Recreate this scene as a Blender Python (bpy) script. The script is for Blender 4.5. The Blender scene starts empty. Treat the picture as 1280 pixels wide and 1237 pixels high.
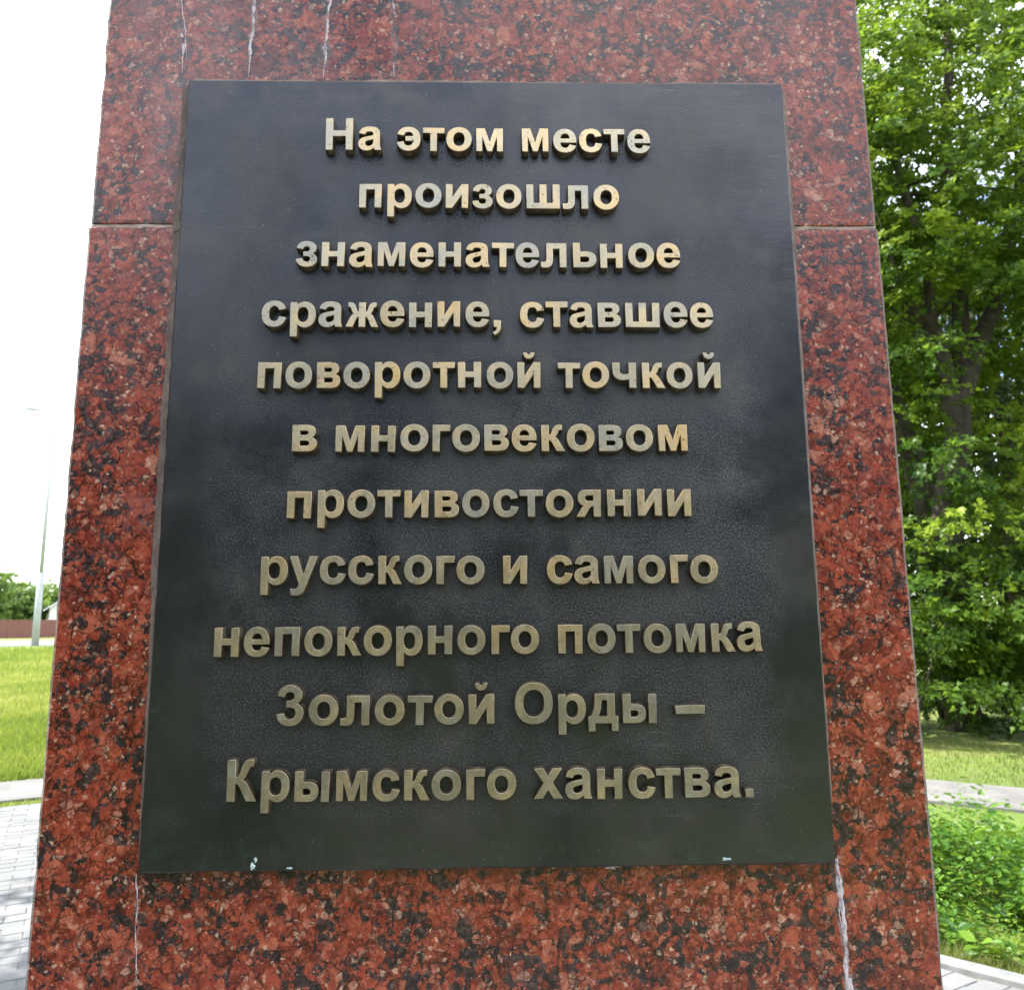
import bpy, bmesh, math, random, re
import numpy as np
from mathutils import Vector, Matrix
rnd = random.Random(7)
rng = np.random.default_rng(11)
SC = bpy.context.scene
COL = SC.collection

# ------------------------------------------------------------------ camera
YAW, PITCH, ROLL, FPX = 0.0210, 0.1591, -0.0076, 977.11
EYE = Vector((0.0062, -0.7158, 1.55))
BASE = 1.3402                                   # height of the plaque's lower edge above the paving
cy_, sy_, cp_, sp_ = math.cos(YAW), math.sin(YAW), math.cos(PITCH), math.sin(PITCH)
FW = Vector((sy_*cp_, cy_*cp_, sp_)); RT = Vector((cy_, -sy_, 0)); UP = RT.cross(FW)
RT2 = math.cos(ROLL)*RT + math.sin(ROLL)*UP
UP2 = -math.sin(ROLL)*RT + math.cos(ROLL)*UP
cam = bpy.data.cameras.new('camera')
cam.sensor_fit = 'HORIZONTAL'; cam.sensor_width = 36; cam.lens = FPX/1280*36
cam.clip_start = 0.02; cam.clip_end = 3000
cam.dof.use_dof = True; cam.dof.focus_distance = 0.76; cam.dof.aperture_fstop = 16
camo = bpy.data.objects.new('camera', cam); COL.objects.link(camo)
M = Matrix.Identity(4)
for i in range(3):
    M[i][0] = RT2[i]; M[i][1] = UP2[i]; M[i][2] = -FW[i]; M[i][3] = EYE[i]
camo.matrix_world = M
SC.camera = camo

# ------------------------------------------------------------------ sky, sun, exposure
SUN_EL, SUN_AZ = math.radians(48), math.radians(-76)      # azimuth clockwise from +Y
world = bpy.data.worlds.new('World'); SC.world = world; world.use_nodes = True
nt = world.node_tree; N = nt.nodes; Lk = nt.links
for n in list(N): N.remove(n)
def wn(t, **k):
    n = N.new(t)
    for a, b in k.items(): setattr(n, a, b)
    return n
sky = wn('ShaderNodeTexSky', sky_type='NISHITA', sun_disc=False)
sky.sun_elevation = SUN_EL; sky.sun_rotation = SUN_AZ
sky.air_density = 1.0; sky.dust_density = 0.7; sky.ozone_density = 1.0
tc = wn('ShaderNodeTexCoord'); sep = wn('ShaderNodeSeparateXYZ'); Lk.new(tc.outputs['Generated'], sep.inputs[0])
add = wn('ShaderNodeMath', operation='ADD'); Lk.new(sep.outputs[2], add.inputs[0]); add.inputs[1].default_value = 0.22
mx = wn('ShaderNodeMath', operation='MAXIMUM'); Lk.new(add.outputs[0], mx.inputs[0]); mx.inputs[1].default_value = 0.05
dx = wn('ShaderNodeMath', operation='DIVIDE'); Lk.new(sep.outputs[0], dx.inputs[0]); Lk.new(mx.outputs[0], dx.inputs[1])
dy = wn('ShaderNodeMath', operation='DIVIDE'); Lk.new(sep.outputs[1], dy.inputs[0]); Lk.new(mx.outputs[0], dy.inputs[1])
cmb = wn('ShaderNodeCombineXYZ'); Lk.new(dx.outputs[0], cmb.inputs[0]); Lk.new(dy.outputs[0], cmb.inputs[1])
cn = wn('ShaderNodeTexNoise'); cn.inputs['Scale'].default_value = 1.1; cn.inputs['Detail'].default_value = 9
cn.inputs['Roughness'].default_value = 0.55; Lk.new(cmb.outputs[0], cn.inputs['Vector'])
cr = wn('ShaderNodeMapRange'); cr.interpolation_type = 'SMOOTHSTEP'
cr.inputs['From Min'].default_value = 0.36; cr.inputs['From Max'].default_value = 0.62
Lk.new(cn.outputs[0], cr.inputs['Value'])
cm = wn('ShaderNodeMix', data_type='RGBA'); Lk.new(cr.outputs[0], cm.inputs['Factor']); Lk.new(sky.outputs[0], cm.inputs['A'])
cm.inputs['B'].default_value = (9.5, 9.9, 10.4, 1)
bg = wn('ShaderNodeBackground'); bg.inputs['Strength'].default_value = 0.10
wo = wn('ShaderNodeOutputWorld'); Lk.new(cm.outputs['Result'], bg.inputs['Color']); Lk.new(bg.outputs[0], wo.inputs['Surface'])
sl = bpy.data.lights.new('sun', 'SUN'); sl.energy = 3.0; sl.angle = math.radians(0.53); sl.color = (1.0, 0.955, 0.88)
so = bpy.data.objects.new('sun', sl); COL.objects.link(so)
sd = Vector((math.sin(SUN_AZ)*math.cos(SUN_EL), math.cos(SUN_AZ)*math.cos(SUN_EL), math.sin(SUN_EL)))
so.rotation_euler = sd.to_track_quat('Z', 'Y').to_euler(); so.location = (0, 0, 20)
vs = SC.view_settings
vs.view_transform = 'Standard'; vs.look = 'None'; vs.gamma = 1; vs.use_curve_mapping = False
vs.exposure = 2.0
SC.render.engine = 'CYCLES'
SC.cycles.max_bounces = 7; SC.cycles.diffuse_bounces = 4; SC.cycles.glossy_bounces = 3; SC.cycles.transmission_bounces = 4; SC.cycles.transparent_max_bounces = 8

# ------------------------------------------------------------------ helpers
def empty(name, loc, label=None, cat=None, group=None):
    o = bpy.data.objects.new(name, None); o.location = loc; o.empty_display_size = .2; COL.objects.link(o)
    if label: o['label'] = label
    if cat: o['category'] = cat
    if group: o['group'] = group
    return o
def put(name, me, parent=None, mats=None, kind=None, label=None, cat=None, group=None):
    """link a mesh whose coordinates are in world space (parents are plain translations)"""
    o = bpy.data.objects.new(name, me); COL.objects.link(o)
    if parent is not None:
        o.parent = parent; o.location = -parent.location
    if mats:
        for m in (mats if isinstance(mats, (list, tuple)) else [mats]): me.materials.append(m)
    if kind: o['kind'] = kind
    if label: o['label'] = label
    if cat: o['category'] = cat
    if group: o['group'] = group
    return o
def mesh_np(name, V, F, nper, smooth=False, tone=None, matidx=None):
    """V (n,3), F (m,nper) integer array; tone: one value per vertex -> attribute 'tone'"""
    me = bpy.data.meshes.new(name)
    V = np.asarray(V, dtype=np.float32); F = np.asarray(F, dtype=np.int32)
    me.vertices.add(len(V)); me.vertices.foreach_set('co', V.ravel())
    me.loops.add(F.size); me.loops.foreach_set('vertex_index', F.ravel())
    me.polygons.add(len(F)); me.polygons.foreach_set('loop_start', np.arange(0, F.size, nper, dtype=np.int32))
    me.polygons.foreach_set('loop_total', np.full(len(F), nper, dtype=np.int32))
    if matidx is not None: me.polygons.foreach_set('material_index', np.asarray(matidx, dtype=np.int32))
    me.polygons.foreach_set('use_smooth', np.full(len(F), smooth))
    me.update(calc_edges=True)
    if tone is not None:
        a = me.attributes.new('tone', 'FLOAT', 'POINT'); a.data.foreach_set('value', np.asarray(tone, dtype=np.float32))
    return me
class MB:
    def __init__(s): s.v = []; s.f = []; s.m = []
    def face(s, pts, m=0):
        k = len(s.v); s.v += [tuple(p) for p in pts]; s.f.append(tuple(range(k, k+len(pts)))); s.m.append(m)
    def box(s, x0, x1, y0, y1, z0, z1, m=0, rot=0, c=None):
        P = [(x0,y0,z0),(x1,y0,z0),(x1,y1,z0),(x0,y1,z0),(x0,y0,z1),(x1,y0,z1),(x1,y1,z1),(x0,y1,z1)]
        if rot:
            cc, ss = math.cos(rot), math.sin(rot); cx, cy = c
            P = [(cx+(x-cx)*cc-(y-cy)*ss, cy+(x-cx)*ss+(y-cy)*cc, z) for x, y, z in P]
        k = len(s.v); s.v += P
        for f in ((0,3,2,1),(4,5,6,7),(0,1,5,4),(1,2,6,5),(2,3,7,6),(3,0,4,7)):
            s.f.append(tuple(k+i for i in f)); s.m.append(m)
    def tube(s, pts, radii, n=8, m=0, cap=True):
        pts = [Vector(p) for p in pts]; k = len(s.v); prev = None
        for i, p in enumerate(pts):
            t = (pts[min(i+1, len(pts)-1)]-pts[max(i-1, 0)]).normalized()
            a = (prev - t*prev.dot(t)) if prev is not None else t.cross(Vector((0.31, .2, 1)) if abs(t.z) < .95 else Vector((1, 0, 0)))
            a.normalize(); prev = a; b = t.cross(a)
            for j in range(n):
                an = 2*math.pi*j/n
                s.v.append(tuple(p+(a*math.cos(an)+b*math.sin(an))*radii[i]))
        for i in range(len(pts)-1):
            for j in range(n):
                s.f.append((k+i*n+j, k+i*n+(j+1) % n, k+(i+1)*n+(j+1) % n, k+(i+1)*n+j)); s.m.append(m)
        if cap:
            s.f.append(tuple(k+j for j in reversed(range(n)))); s.m.append(m)
            e = k+(len(pts)-1)*n; s.f.append(tuple(e+j for j in range(n))); s.m.append(m)
    def mesh(s, name, smooth=False):
        me = bpy.data.meshes.new(name); me.from_pydata(s.v, [], s.f)
        me.polygons.foreach_set('material_index', s.m)
        me.polygons.foreach_set('use_smooth', [smooth]*len(s.f)); me.update(); return me

# ------------------------------------------------------------------ material helpers
class Mat:
    def __init__(s, name):
        s.m = bpy.data.materials.new(name); s.m.use_nodes = True; s.t = s.m.node_tree
        s.b = s.t.nodes['Principled BSDF']; s.out = s.t.nodes['Material Output']
        s.co = s.t.nodes.new('ShaderNodeTexCoord').outputs['Object']
    def n(s, t, **k):
        x = s.t.nodes.new(t)
        for a, b in k.items(): setattr(x, a, b)
        return x
    def set(s, sock, v):
        if isinstance(v, bpy.types.NodeSocket): s.t.links.new(v, sock)
        else: sock.default_value = v
    def math(s, op, a, b=0.0, c=None):
        x = s.n('ShaderNodeMath', operation=op); s.set(x.inputs[0], a); s.set(x.inputs[1], b)
        if c is not None: s.set(x.inputs[2], c)
        return x.outputs[0]
    def noise(s, scale, detail=4, rough=.5, vec=None, dist=0, col=False):
        x = s.n('ShaderNodeTexNoise'); x.inputs['Scale'].default_value = scale; x.inputs['Detail'].default_value = detail
        x.inputs['Roughness'].default_value = rough; x.inputs['Distortion'].default_value = dist
        s.set(x.inputs['Vector'], vec if vec is not None else s.co); return x.outputs[1 if col else 0]
    def vor(s, scale, vec=None, feature='F1', rand=1.0, out='Color', metric=None):
        x = s.n('ShaderNodeTexVoronoi', feature=feature); x.inputs['Scale'].default_value = scale
        x.inputs['Randomness'].default_value = rand
        if metric: x.distance = metric
        s.set(x.inputs['Vector'], vec if vec is not None else s.co); return x.outputs[out]
    def rng(s, v, a, b, c=0., d=1., smooth=True):
        x = s.n('ShaderNodeMapRange'); x.interpolation_type = 'SMOOTHSTEP' if smooth else 'LINEAR'
        s.set(x.inputs['Value'], v)
        for nme, q in (('From Min', a), ('From Max', b), ('To Min', c), ('To Max', d)): s.set(x.inputs[nme], q)
        return x.outputs[0]
    def ramp(s, v, stops, interp='LINEAR'):
        x = s.n('ShaderNodeValToRGB'); x.color_ramp.interpolation = interp; e = x.color_ramp.elements
        while len(e) > len(stops): e.remove(e[-1])
        while len(e) < len(stops): e.new(.5)
        for i, (p, c) in enumerate(stops):
            e[i].position = p; e[i].color = (*c, 1) if len(c) == 3 else c
        s.set(x.inputs[0], v); return x.outputs[0]
    def mix(s, f, a, b, mode='MIX'):
        x = s.n('ShaderNodeMix', data_type='RGBA', blend_type=mode); s.set(x.inputs['Factor'], f)
        s.set(x.inputs['A'], (*a, 1) if isinstance(a, tuple) and len(a) == 3 else a)
        s.set(x.inputs['B'], (*b, 1) if isinstance(b, tuple) and len(b) == 3 else b); return x.outputs['Result']
    def bump(s, h, strength=.3, dist=.001, normal=None):
        x = s.n('ShaderNodeBump'); x.inputs['Strength'].default_value = strength; x.inputs['Distance'].default_value = dist
        s.set(x.inputs['Height'], h)
        if normal is not None: s.set(x.inputs['Normal'], normal)
        return x.outputs[0]
    def sepxyz(s, v):
        x = s.n('ShaderNodeSeparateXYZ'); s.set(x.inputs[0], v); return x.outputs
    def mapping(s, scale=(1,1,1), rot=(0,0,0), loc=(0,0,0), vec=None):
        x = s.n('ShaderNodeMapping'); x.inputs['Scale'].default_value = scale; x.inputs['Rotation'].default_value = rot
        x.inputs['Location'].default_value = loc; s.set(x.inputs['Vector'], vec if vec is not None else s.co); return x.outputs[0]
    def p(s, **k):
        for a, v in k.items():
            s.set(s.b.inputs[a.replace('_', ' ')], (*v, 1) if isinstance(v, tuple) and len(v) == 3 else v)
    def attr(s, name):
        x = s.n('ShaderNodeAttribute'); x.attribute_name = name; return x.outputs['Fac']
def plain(name, col, rough=.7, var=.25, scale=6, metallic=0, bump=0):
    a = Mat(name); f = a.noise(scale, 6, .6)
    d = tuple(c*(1-var) for c in col); l = tuple(min(1, c*(1+var)) for c in col)
    a.p(Base_Color=a.mix(a.rng(f, .3, .7), d, l), Roughness=rough, Metallic=metallic)
    if bump: a.p(Normal=a.bump(a.noise(scale*8, 5, .6), .5, bump))
    return a.m

# ------------------------------------------------------------------ materials
def granite_material(name, rough_edge=False):
    a = Mat(name)
    wcol = a.noise(55, 3, .6, col=True)
    va = a.n('ShaderNodeVectorMath', operation='SUBTRACT'); a.set(va.inputs[0], wcol); va.inputs[1].default_value = (.5, .5, .5)
    vs_ = a.n('ShaderNodeVectorMath', operation='SCALE'); a.set(vs_.inputs[0], va.outputs[0]); vs_.inputs['Scale'].default_value = .008
    w2 = a.noise(260, 2, .5, col=True)
    vb = a.n('ShaderNodeVectorMath', operation='SUBTRACT'); a.set(vb.inputs[0], w2); vb.inputs[1].default_value = (.5, .5, .5)
    vc = a.n('ShaderNodeVectorMath', operation='SCALE'); a.set(vc.inputs[0], vb.outputs[0]); vc.inputs['Scale'].default_value = .0017
    ad = a.n('ShaderNodeVectorMath', operation='ADD'); a.set(ad.inputs[0], a.co); a.set(ad.inputs[1], vs_.outputs[0])
    ad2 = a.n('ShaderNodeVectorMath', operation='ADD'); a.set(ad2.inputs[0], ad.outputs[0]); a.set(ad2.inputs[1], vc.outputs[0])
    v = ad2.outputs[0]
    big = a.sepxyz(a.vor(60, v)); mid = a.sepxyz(a.vor(140, v)); sml = a.sepxyz(a.vor(290, v))
    ebig = a.vor(60, v, 'DISTANCE_TO_EDGE', out='Distance'); emid = a.vor(140, v, 'DISTANCE_TO_EDGE', out='Distance')
    esml = a.vor(290, v, 'DISTANCE_TO_EDGE', out='Distance')
    reds = [(0, (.075, .011, .009)), (.25, (.160, .020, .012)), (.5, (.250, .034, .018)), (.75, (.335, .058, .030)), (.9, (.40, .100, .055)), (1, (.44, .175, .115))]
    cb = a.ramp(big[0], reds); cmi = a.ramp(mid[0], reds); cs = a.ramp(sml[0], reds)
    zone = a.noise(24, 3, .6)                                   # where the stone is fine grained
    fine = a.rng(a.math('ADD', zone, a.math('MULTIPLY', big[2], .22)), .50, .60)
    c = a.mix(fine, cb, cmi)
    c = a.mix(a.math('MULTIPLY', a.rng(sml[1], .35, .5), a.rng(fine, 0, 1, .25, .65)), c, cs)
    # cloudy mottling inside the large feldspars
    c = a.mix(a.math('MULTIPLY', a.rng(a.noise(210, 6, .75, vec=v), .45, .66), .5), c, (.43, .115, .060))
    c = a.mix(a.math('MULTIPLY', a.rng(a.noise(120, 6, .8, vec=v), .50, .66), .62), c, (.080, .012, .011))
    # dark mica and grey quartz in ragged clusters between the feldspars
    cl = a.math('ADD', a.noise(40, 5, .68, dist=.9), a.math('MULTIPLY', a.math('SUBTRACT', mid[1], .5), .20))
    cl = a.math('ADD', cl, a.math('MULTIPLY', a.math('SUBTRACT', sml[2], .5), .07))
    cl = a.math('ADD', cl, a.math('MULTIPLY', fine, .030))
    cl = a.math('ADD', cl, a.rng(a.math('MINIMUM', emid, ebig), 0, .22, .040, -.008))
    dark = a.rng(cl, .592, .628)
    dcol = a.ramp(a.math('ADD', a.math('MULTIPLY', sml[0], .7), a.math('MULTIPLY', a.noise(260, 4, .7), .4)), [(.1, (.007, .007, .009)), (.5, (.018, .015, .018)), (.78, (.045, .031, .033)), (.96, (.10, .058, .053))])
    c = a.mix(a.math('MULTIPLY', dark, .94), c, dcol)
    # pale grains: some rounded, most tiny
    pn = a.rng(a.noise(330, 4, .65), .35, .65, .35, 1)
    pale = a.math('MULTIPLY', a.rng(mid[2], .885, .905), a.rng(a.noise(20, 3, .6, dist=.5), .40, .55))
    pcol = a.ramp(sml[1], [(0, (.34, .10, .065)), (.5, (.46, .20, .13)), (1, (.56, .34, .24))])
    c = a.mix(a.math('MULTIPLY', a.math('MULTIPLY', pale, a.rng(emid, .02, .16)), pn), c, pcol)
    sp = a.math('MULTIPLY', a.rng(sml[2], .915, .935), a.rng(a.noise(26, 3, .6), .40, .56))
    c = a.mix(a.math('MULTIPLY', a.math('MULTIPLY', sp, a.rng(esml, .01, .14)), pn), c, (.58, .36, .25))
    tv = a.vor(430); tiny = a.sepxyz(tv); td = a.vor(430, out='Distance')
    tm = a.math('MULTIPLY', a.rng(tiny[0], .955, .965), a.rng(td, .16, .36, 1, 0))
    c = a.mix(a.math('MULTIPLY', tm, .8), c, (.62, .42, .32))
    c = a.mix(a.math('MULTIPLY', a.rng(tiny[1], .90, .92), a.rng(td, .2, .4, .85, 0)), c, (.03, .010, .010))
    # dark seams between grains, not everywhere
    sn = a.rng(a.noise(70, 4, .6), .40, .62)
    seam = a.math('MINIMUM', a.rng(ebig, 0, .08, .22, 1), a.rng(emid, 0, .11, .40, 1))
    seam = a.math('MULTIPLY', seam, a.rng(esml, 0, .12, .66, 1))
    seam = a.math('ADD', seam, a.math('MULTIPLY', a.math('SUBTRACT', 1.0, seam), sn))
    hs = a.mix(1.0, c, seam, 'MULTIPLY')
    # film of dust and lime washed down from above
    xyz = a.sepxyz(a.co)
    film = a.math('MULTIPLY', a.rng(xyz[2], 1.55, 2.2), a.rng(a.noise(7, 5, .6, vec=a.mapping((1, 1, .45))), .36, .68))
    film = a.math('MULTIPLY', film, a.rng(xyz[0], .1, -.38, .25, .8))
    film = a.math('ADD', film, a.math('MULTIPLY', a.rng(a.noise(16, 5, .65), .58, .78), .22))
    streak = a.math('MULTIPLY', a.rng(a.noise(60, 3, .6, vec=a.mapping((1, 1, .03))), .60, .72), a.rng(xyz[2], 1.99, 2.12))
    film = a.math('MAXIMUM', film, a.math('MULTIPLY', streak, .32))
    film = a.math('MULTIPLY', film, a.rng(a.noise(180, 5, .75), .3, .62, .35, 1)); film = a.math('MULTIPLY', film, .5)
    c = a.mix(film, hs, (.36, .27, .285))
    r = a.rng(a.noise(90, 4, .6), .3, .7, .16, .36)
    r = a.math('ADD', r, a.math('MULTIPLY', film, .4))
    h = a.math('ADD', a.math('MULTIPLY', seam, .6), a.math('MULTIPLY', a.noise(240, 4, .6, vec=v), .35))
    if rough_edge:
        c = a.mix(a.rng(a.noise(260, 5, .7), .3, .7, .5, .97), c, (.19, .17, .15))
        r = .85
    a.p(Base_Color=c, Roughness=r, Normal=a.bump(h, .9 if rough_edge else .22, .0012 if rough_edge else .0006))
    a.b.inputs['Specular IOR Level'].default_value = .5
    return a.m
M_GR = granite_material('polished_red_granite')
M_GE = granite_material('sawn_granite_edge', True)
M_MORTAR = plain('mortar', (.34, .27, .23), .9, .35, 60, bump=.001)

def plate_material():
    a = Mat('dark_bronze_patina')
    x = a.sepxyz(a.co)
    n1 = a.noise(5, 6, .6, dist=.6); n2 = a.noise(16, 6, .65)
    c = a.ramp(n1, [(.25, (.044, .044, .049)), (.45, (.064, .064, .070)), (.6, (.080, .077, .080)), (.8, (.050, .051, .059))])
    c = a.mix(a.rng(n2, .48, .70, 0, .7), c, (.094, .090, .086)); c = a.mix(a.rng(a.noise(3.2, 5, .6), .5, .66, 0, .6), c, (.036, .038, .044))
    c = a.mix(a.rng(a.noise(9, 5, .7, vec=a.mapping((1.5, 1, .4))), .55, .75, 0, .5), c, (.085, .068, .050))
    # pale scuffs, fine scratches, verdigris near the lower edge
    sc = a.math('MULTIPLY', a.rng(a.noise(190, 4, .6, vec=a.mapping((.10, 1, 1), (0, .5, 0))), .64, .70), a.rng(a.noise(9, 3), .47, .6))
    c = a.mix(a.math('MULTIPLY', sc, .16), c, (.30, .31, .30))
    speck = a.rng(a.vor(210, out='Distance'), .05, .09, 1, 0)
    sm = a.math('MULTIPLY', speck, a.rng(a.sepxyz(a.vor(210))[0], .90, .91))
    c = a.mix(a.math('MULTIPLY', sm, .8), c, (.42, .44, .40))
    low = a.math('MULTIPLY', a.rng(x[2], 1.385, 1.343), a.rng(a.noise(60, 6, .75), .50, .70))
    c = a.mix(a.math('MULTIPLY', low, .30), c, (.10, .20, .20))
    # pebbled casting skin in the text field, brushed margins
    ix = a.math('MULTIPLY', a.rng(x[0], -.285, -.215), a.rng(x[0], .285, .225))
    iz = a.math('MULTIPLY', a.rng(x[2], 2.085, 2.04), a.rng(x[2], 1.35, 1.42))
    field = a.math('MULTIPLY', a.math('MULTIPLY', ix, iz), a.rng(a.noise(8, 4, .6), .34, .58, .15, 1))
    peb = a.math('MULTIPLY', a.rng(a.noise(620, 4, .65), .50, .76), field)
    wav = a.math('ADD', a.math('MULTIPLY', a.noise(14, 3, .5), 1.2), a.math('MULTIPLY', a.math('MULTIPLY', a.noise(90, 5, .7, vec=a.mapping((.2, 1, 1), (0, .06, 0))), a.rng(a.noise(6, 3), .45, .6)), .8))
    h = a.math('ADD', a.math('MULTIPLY', peb, 1.0), a.math('MULTIPLY', wav, .7))
    r = a.rng(n2, .3, .7, .25, .37); r = a.math('ADD', r, a.math('MULTIPLY', field, .06))
    a.p(Base_Color=c, Metallic=.85, Roughness=r, Normal=a.bump(a.noise(900, 2, .5), .2, .0003, a.bump(h, .55, .0010)))
    return a.m
M_PL = plate_material()
def brass_material():
    a = Mat('rubbed_brass_face')
    oi = a.n('ShaderNodeObjectInfo'); a.co = a.n('ShaderNodeNewGeometry').outputs['Position']
    n1 = a.math('ADD', a.noise(34, 5, .65), a.math('MULTIPLY', a.math('SUBTRACT', oi.outputs['Random'], .5), .26))
    c = a.ramp(n1, [(.28, (.40, .37, .31)), (.44, (.50, .42, .30)), (.60, (.63, .475, .28)), (.76, (.70, .47, .22))])
    st = a.noise(170, 4, .65, vec=a.mapping((1, 1, .25), (0, .7, 0)))
    c = a.mix(a.rng(st, .55, .75, 0, .45), c, (.42, .40, .33))
    c = a.mix(a.math('MULTIPLY', a.rng(a.noise(300, 4, .65), .60, .70), .8), c, (.10, .075, .05))
    z = a.sepxyz(a.co)
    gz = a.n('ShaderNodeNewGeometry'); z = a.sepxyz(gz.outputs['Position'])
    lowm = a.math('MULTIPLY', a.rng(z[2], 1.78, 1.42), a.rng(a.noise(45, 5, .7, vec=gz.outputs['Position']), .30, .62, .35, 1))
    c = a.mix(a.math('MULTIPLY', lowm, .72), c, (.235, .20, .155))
    vd = a.math('MULTIPLY', a.rng(z[2], 1.56, 1.44), a.rng(a.noise(38, 5, .7, vec=gz.outputs['Position']), .60, .70))
    c = a.mix(a.math('MULTIPLY', vd, .6), c, (.34, .42, .40))
    a.p(Base_Color=c, Metallic=.82, Roughness=a.rng(st, .3, .7, .34, .50), Normal=a.bump(a.noise(350, 4, .6), .35, .0006))
    return a.m
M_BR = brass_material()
M_BS = plain('dark_brown_letter_side', (.105, .080, .052), .5, .5, 120, .55, .0008)
M_SEAL = plain('weathered_sealant', (.17, .125, .105), .85, .35, 70, bump=.001)
def lime_material():
    a = Mat('lime_deposit')
    f = a.noise(260, 5, .7, vec=a.mapping((1, 1, .35)))
    a.p(Base_Color=a.mix(f, (.42, .35, .39), (.68, .62, .65)), Roughness=.9, Alpha=a.rng(f, .34, .56, .15, 1), Normal=a.bump(f, .6, .001))
    return a.m
M_LIME = lime_material()
def stain_material():
    a = Mat('faded_lime_stain'); f = a.noise(90, 6, .75, vec=a.mapping((1, 1, .25)))
    a.p(Base_Color=(.50, .42, .43), Roughness=.95, Alpha=a.rng(f, .40, .70, .0, .38)); return a.m
M_STAIN = stain_material()
M_VERD = plain('pale_verdigris', (.40, .50, .50), .85, .35, 150)

# ------------------------------------------------------------------ the stele
stele = empty('memorial_stele', (0, .26, 0), 'tall red speckled granite stele carrying the dark bronze text plaque', 'monument')
def stone_block(x0, x1, y0, y1, z0, z1, parent, seed):
    r = np.random.default_rng(seed); bev = .0036
    def side(p, q, n):
        return [(p[0]+(q[0]-p[0])*t, p[1]+(q[1]-p[1])*t) for t in np.linspace(0, 1, n)]
    pts = []                                     # outline: (x, y, nx, ny, bevel)
    nf = 72
    fr = side((x0+bev, y0), (x1-bev, y0), nf)
    pts += [(x, y, 0, -1, 0) for x, y in fr]
    pts += [(x1-bev*.3, y0+bev*.3, .7, -.7, 1)]
    pts += [(x, y, 1, 0, 0) for x, y in side((x1, y0+bev), (x1, y1-bev), 6)]
    pts += [(x, y, 0, 1, 0) for x, y in side((x1-bev, y1), (x0+bev, y1), 6)]
    pts += [(x, y, -1, 0, 0) for x, y in side((x0, y1-bev), (x0, y0+bev), 6)]
    pts += [(x0+bev*.3, y0+bev*.3, -.7, -.7, 1)]
    n = len(pts); P = np.array(pts)
    bh = .0017; zs = [z0, z0+bh*.5, z0+bh*1.3] + list(np.linspace(z0+.006, z1-.006, max(4, int((z1-z0)/.006)))) + [z1-bh*1.3, z1-bh*.5, z1]
    ins = [bh*1.1, bh*.3, 0] + [0]*(len(zs)-6) + [0, bh*.3, bh*1.1]
    V = []; F = []; MI = []
    # corner chips: smooth random walk along each vertical edge
    edge = {}
    for k in (0, 1):
        w = np.convolve(r.normal(0, 1, len(zs)+8), [.2, .5, .5, .2], 'same')[4:-4]
        e = np.clip(w, -.3, 9)*.00045
        for _ in range(int(9*(z1-z0))+1):
            c = r.integers(0, len(zs)); wd = r.integers(1, 4); dp = r.uniform(.001, .0030)
            for j in range(max(0, c-wd), min(len(zs), c+wd+1)): e[j] += dp*(1-abs(j-c)/(wd+1))
        edge[k] = e
    chip = np.abs(r.normal(0, .0006, (2, n))); 
    for q in range(2):
        for _ in range(9):
            c = r.integers(0, nf); chip[q, c] += r.uniform(.001, .003); chip[q, min(c+1, n-1)] += r.uniform(0, .002)
    for i, z in enumerate(zs):
        d = np.full(n, ins[i])
        if i < 3: d = d + chip[0]*(1, .5, .12)[i]
        if i > len(zs)-4: d = d + chip[1]*(.12, .5, 1)[i-len(zs)+3]
        for k in range(n):
            dd = d[k]
            if P[k, 4] == 1: dd += edge[0 if P[k, 0] < 0 else 1][i]*1.3 + abs(r.normal(0, .00022))
            elif k in (0, n-2) : dd += edge[0][i]*.35
            elif k in (nf-1, nf+1): dd += edge[1][i]*.35
            V.append((P[k, 0]-P[k, 2]*dd, P[k, 1]-P[k, 3]*dd, z))
    for i in range(len(zs)-1):
        for k in range(n):
            k2 = (k+1) % n
            F.append((i*n+k, i*n+k2, (i+1)*n+k2, (i+1)*n+k))
            b = P[k, 4] == 1 or P[k2, 4] == 1 or ins[i]+ins[i+1] > bh*.5
            MI.append(1 if b else 0)
    me = bpy.data.meshes.new('granite_block')
    F += [tuple(reversed(range(n))), tuple((len(zs)-1)*n+k for k in range(n))]; MI += [1, 1]
    me.from_pydata(V, [], F); me.polygons.foreach_set('material_index', MI); me.update()
    return put('granite_block', me, parent, [M_GR, M_GE])
YS = .012
stone_block(-.3958, .3938, YS, .52, .9635, 1.9372, stele, 1)
stone_block(-.3942, .3924, YS+.0005, .52, 1.9388, 2.935, stele, 2)
stone_block(-.3960, .3940, YS, .52, .0, .9615, stele, 3)
stone_block(-.3942, .3924, YS+.0005, .52, 2.9385, 3.70, stele, 4)
for zj in (.9615, 1.9370, 2.935):
    # mortar squeezed a little unevenly out of the joint
    mb = MB(); n = 90; xs = np.linspace(-.3925, .3905, n)
    f_ = np.convolve(rng.normal(0, 1, n+6), [.25, .5, .25], 'same')[3:-3]
    V = []; F = []
    for i, x in enumerate(xs):
        y = YS + .0012 - max(0, f_[i])*.0011; hz = .0006 + .0010*rng.random()
        zc = zj + .0009 + f_[i]*.0004
        V += [(x, .515, zc-.0028), (x, y+.0012, zc-.0028), (x, y, zc-hz), (x, y, zc+hz), (x, y+.0012, zc+.0028), (x, .515, zc+.0028)]
    for i in range(n-1):
        for k in range(5): F.append((i*6+k, (i+1)*6+k, (i+1)*6+k+1, i*6+k+1))
    F += [(0, 1, 2, 3, 4, 5), tuple((n-1)*6+5-k for k in range(6))]
    me = bpy.data.meshes.new('mortar_joint'); me.from_pydata(V, [], F); me.update()
    put('mortar_joint', me, stele, M_MORTAR)

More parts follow.
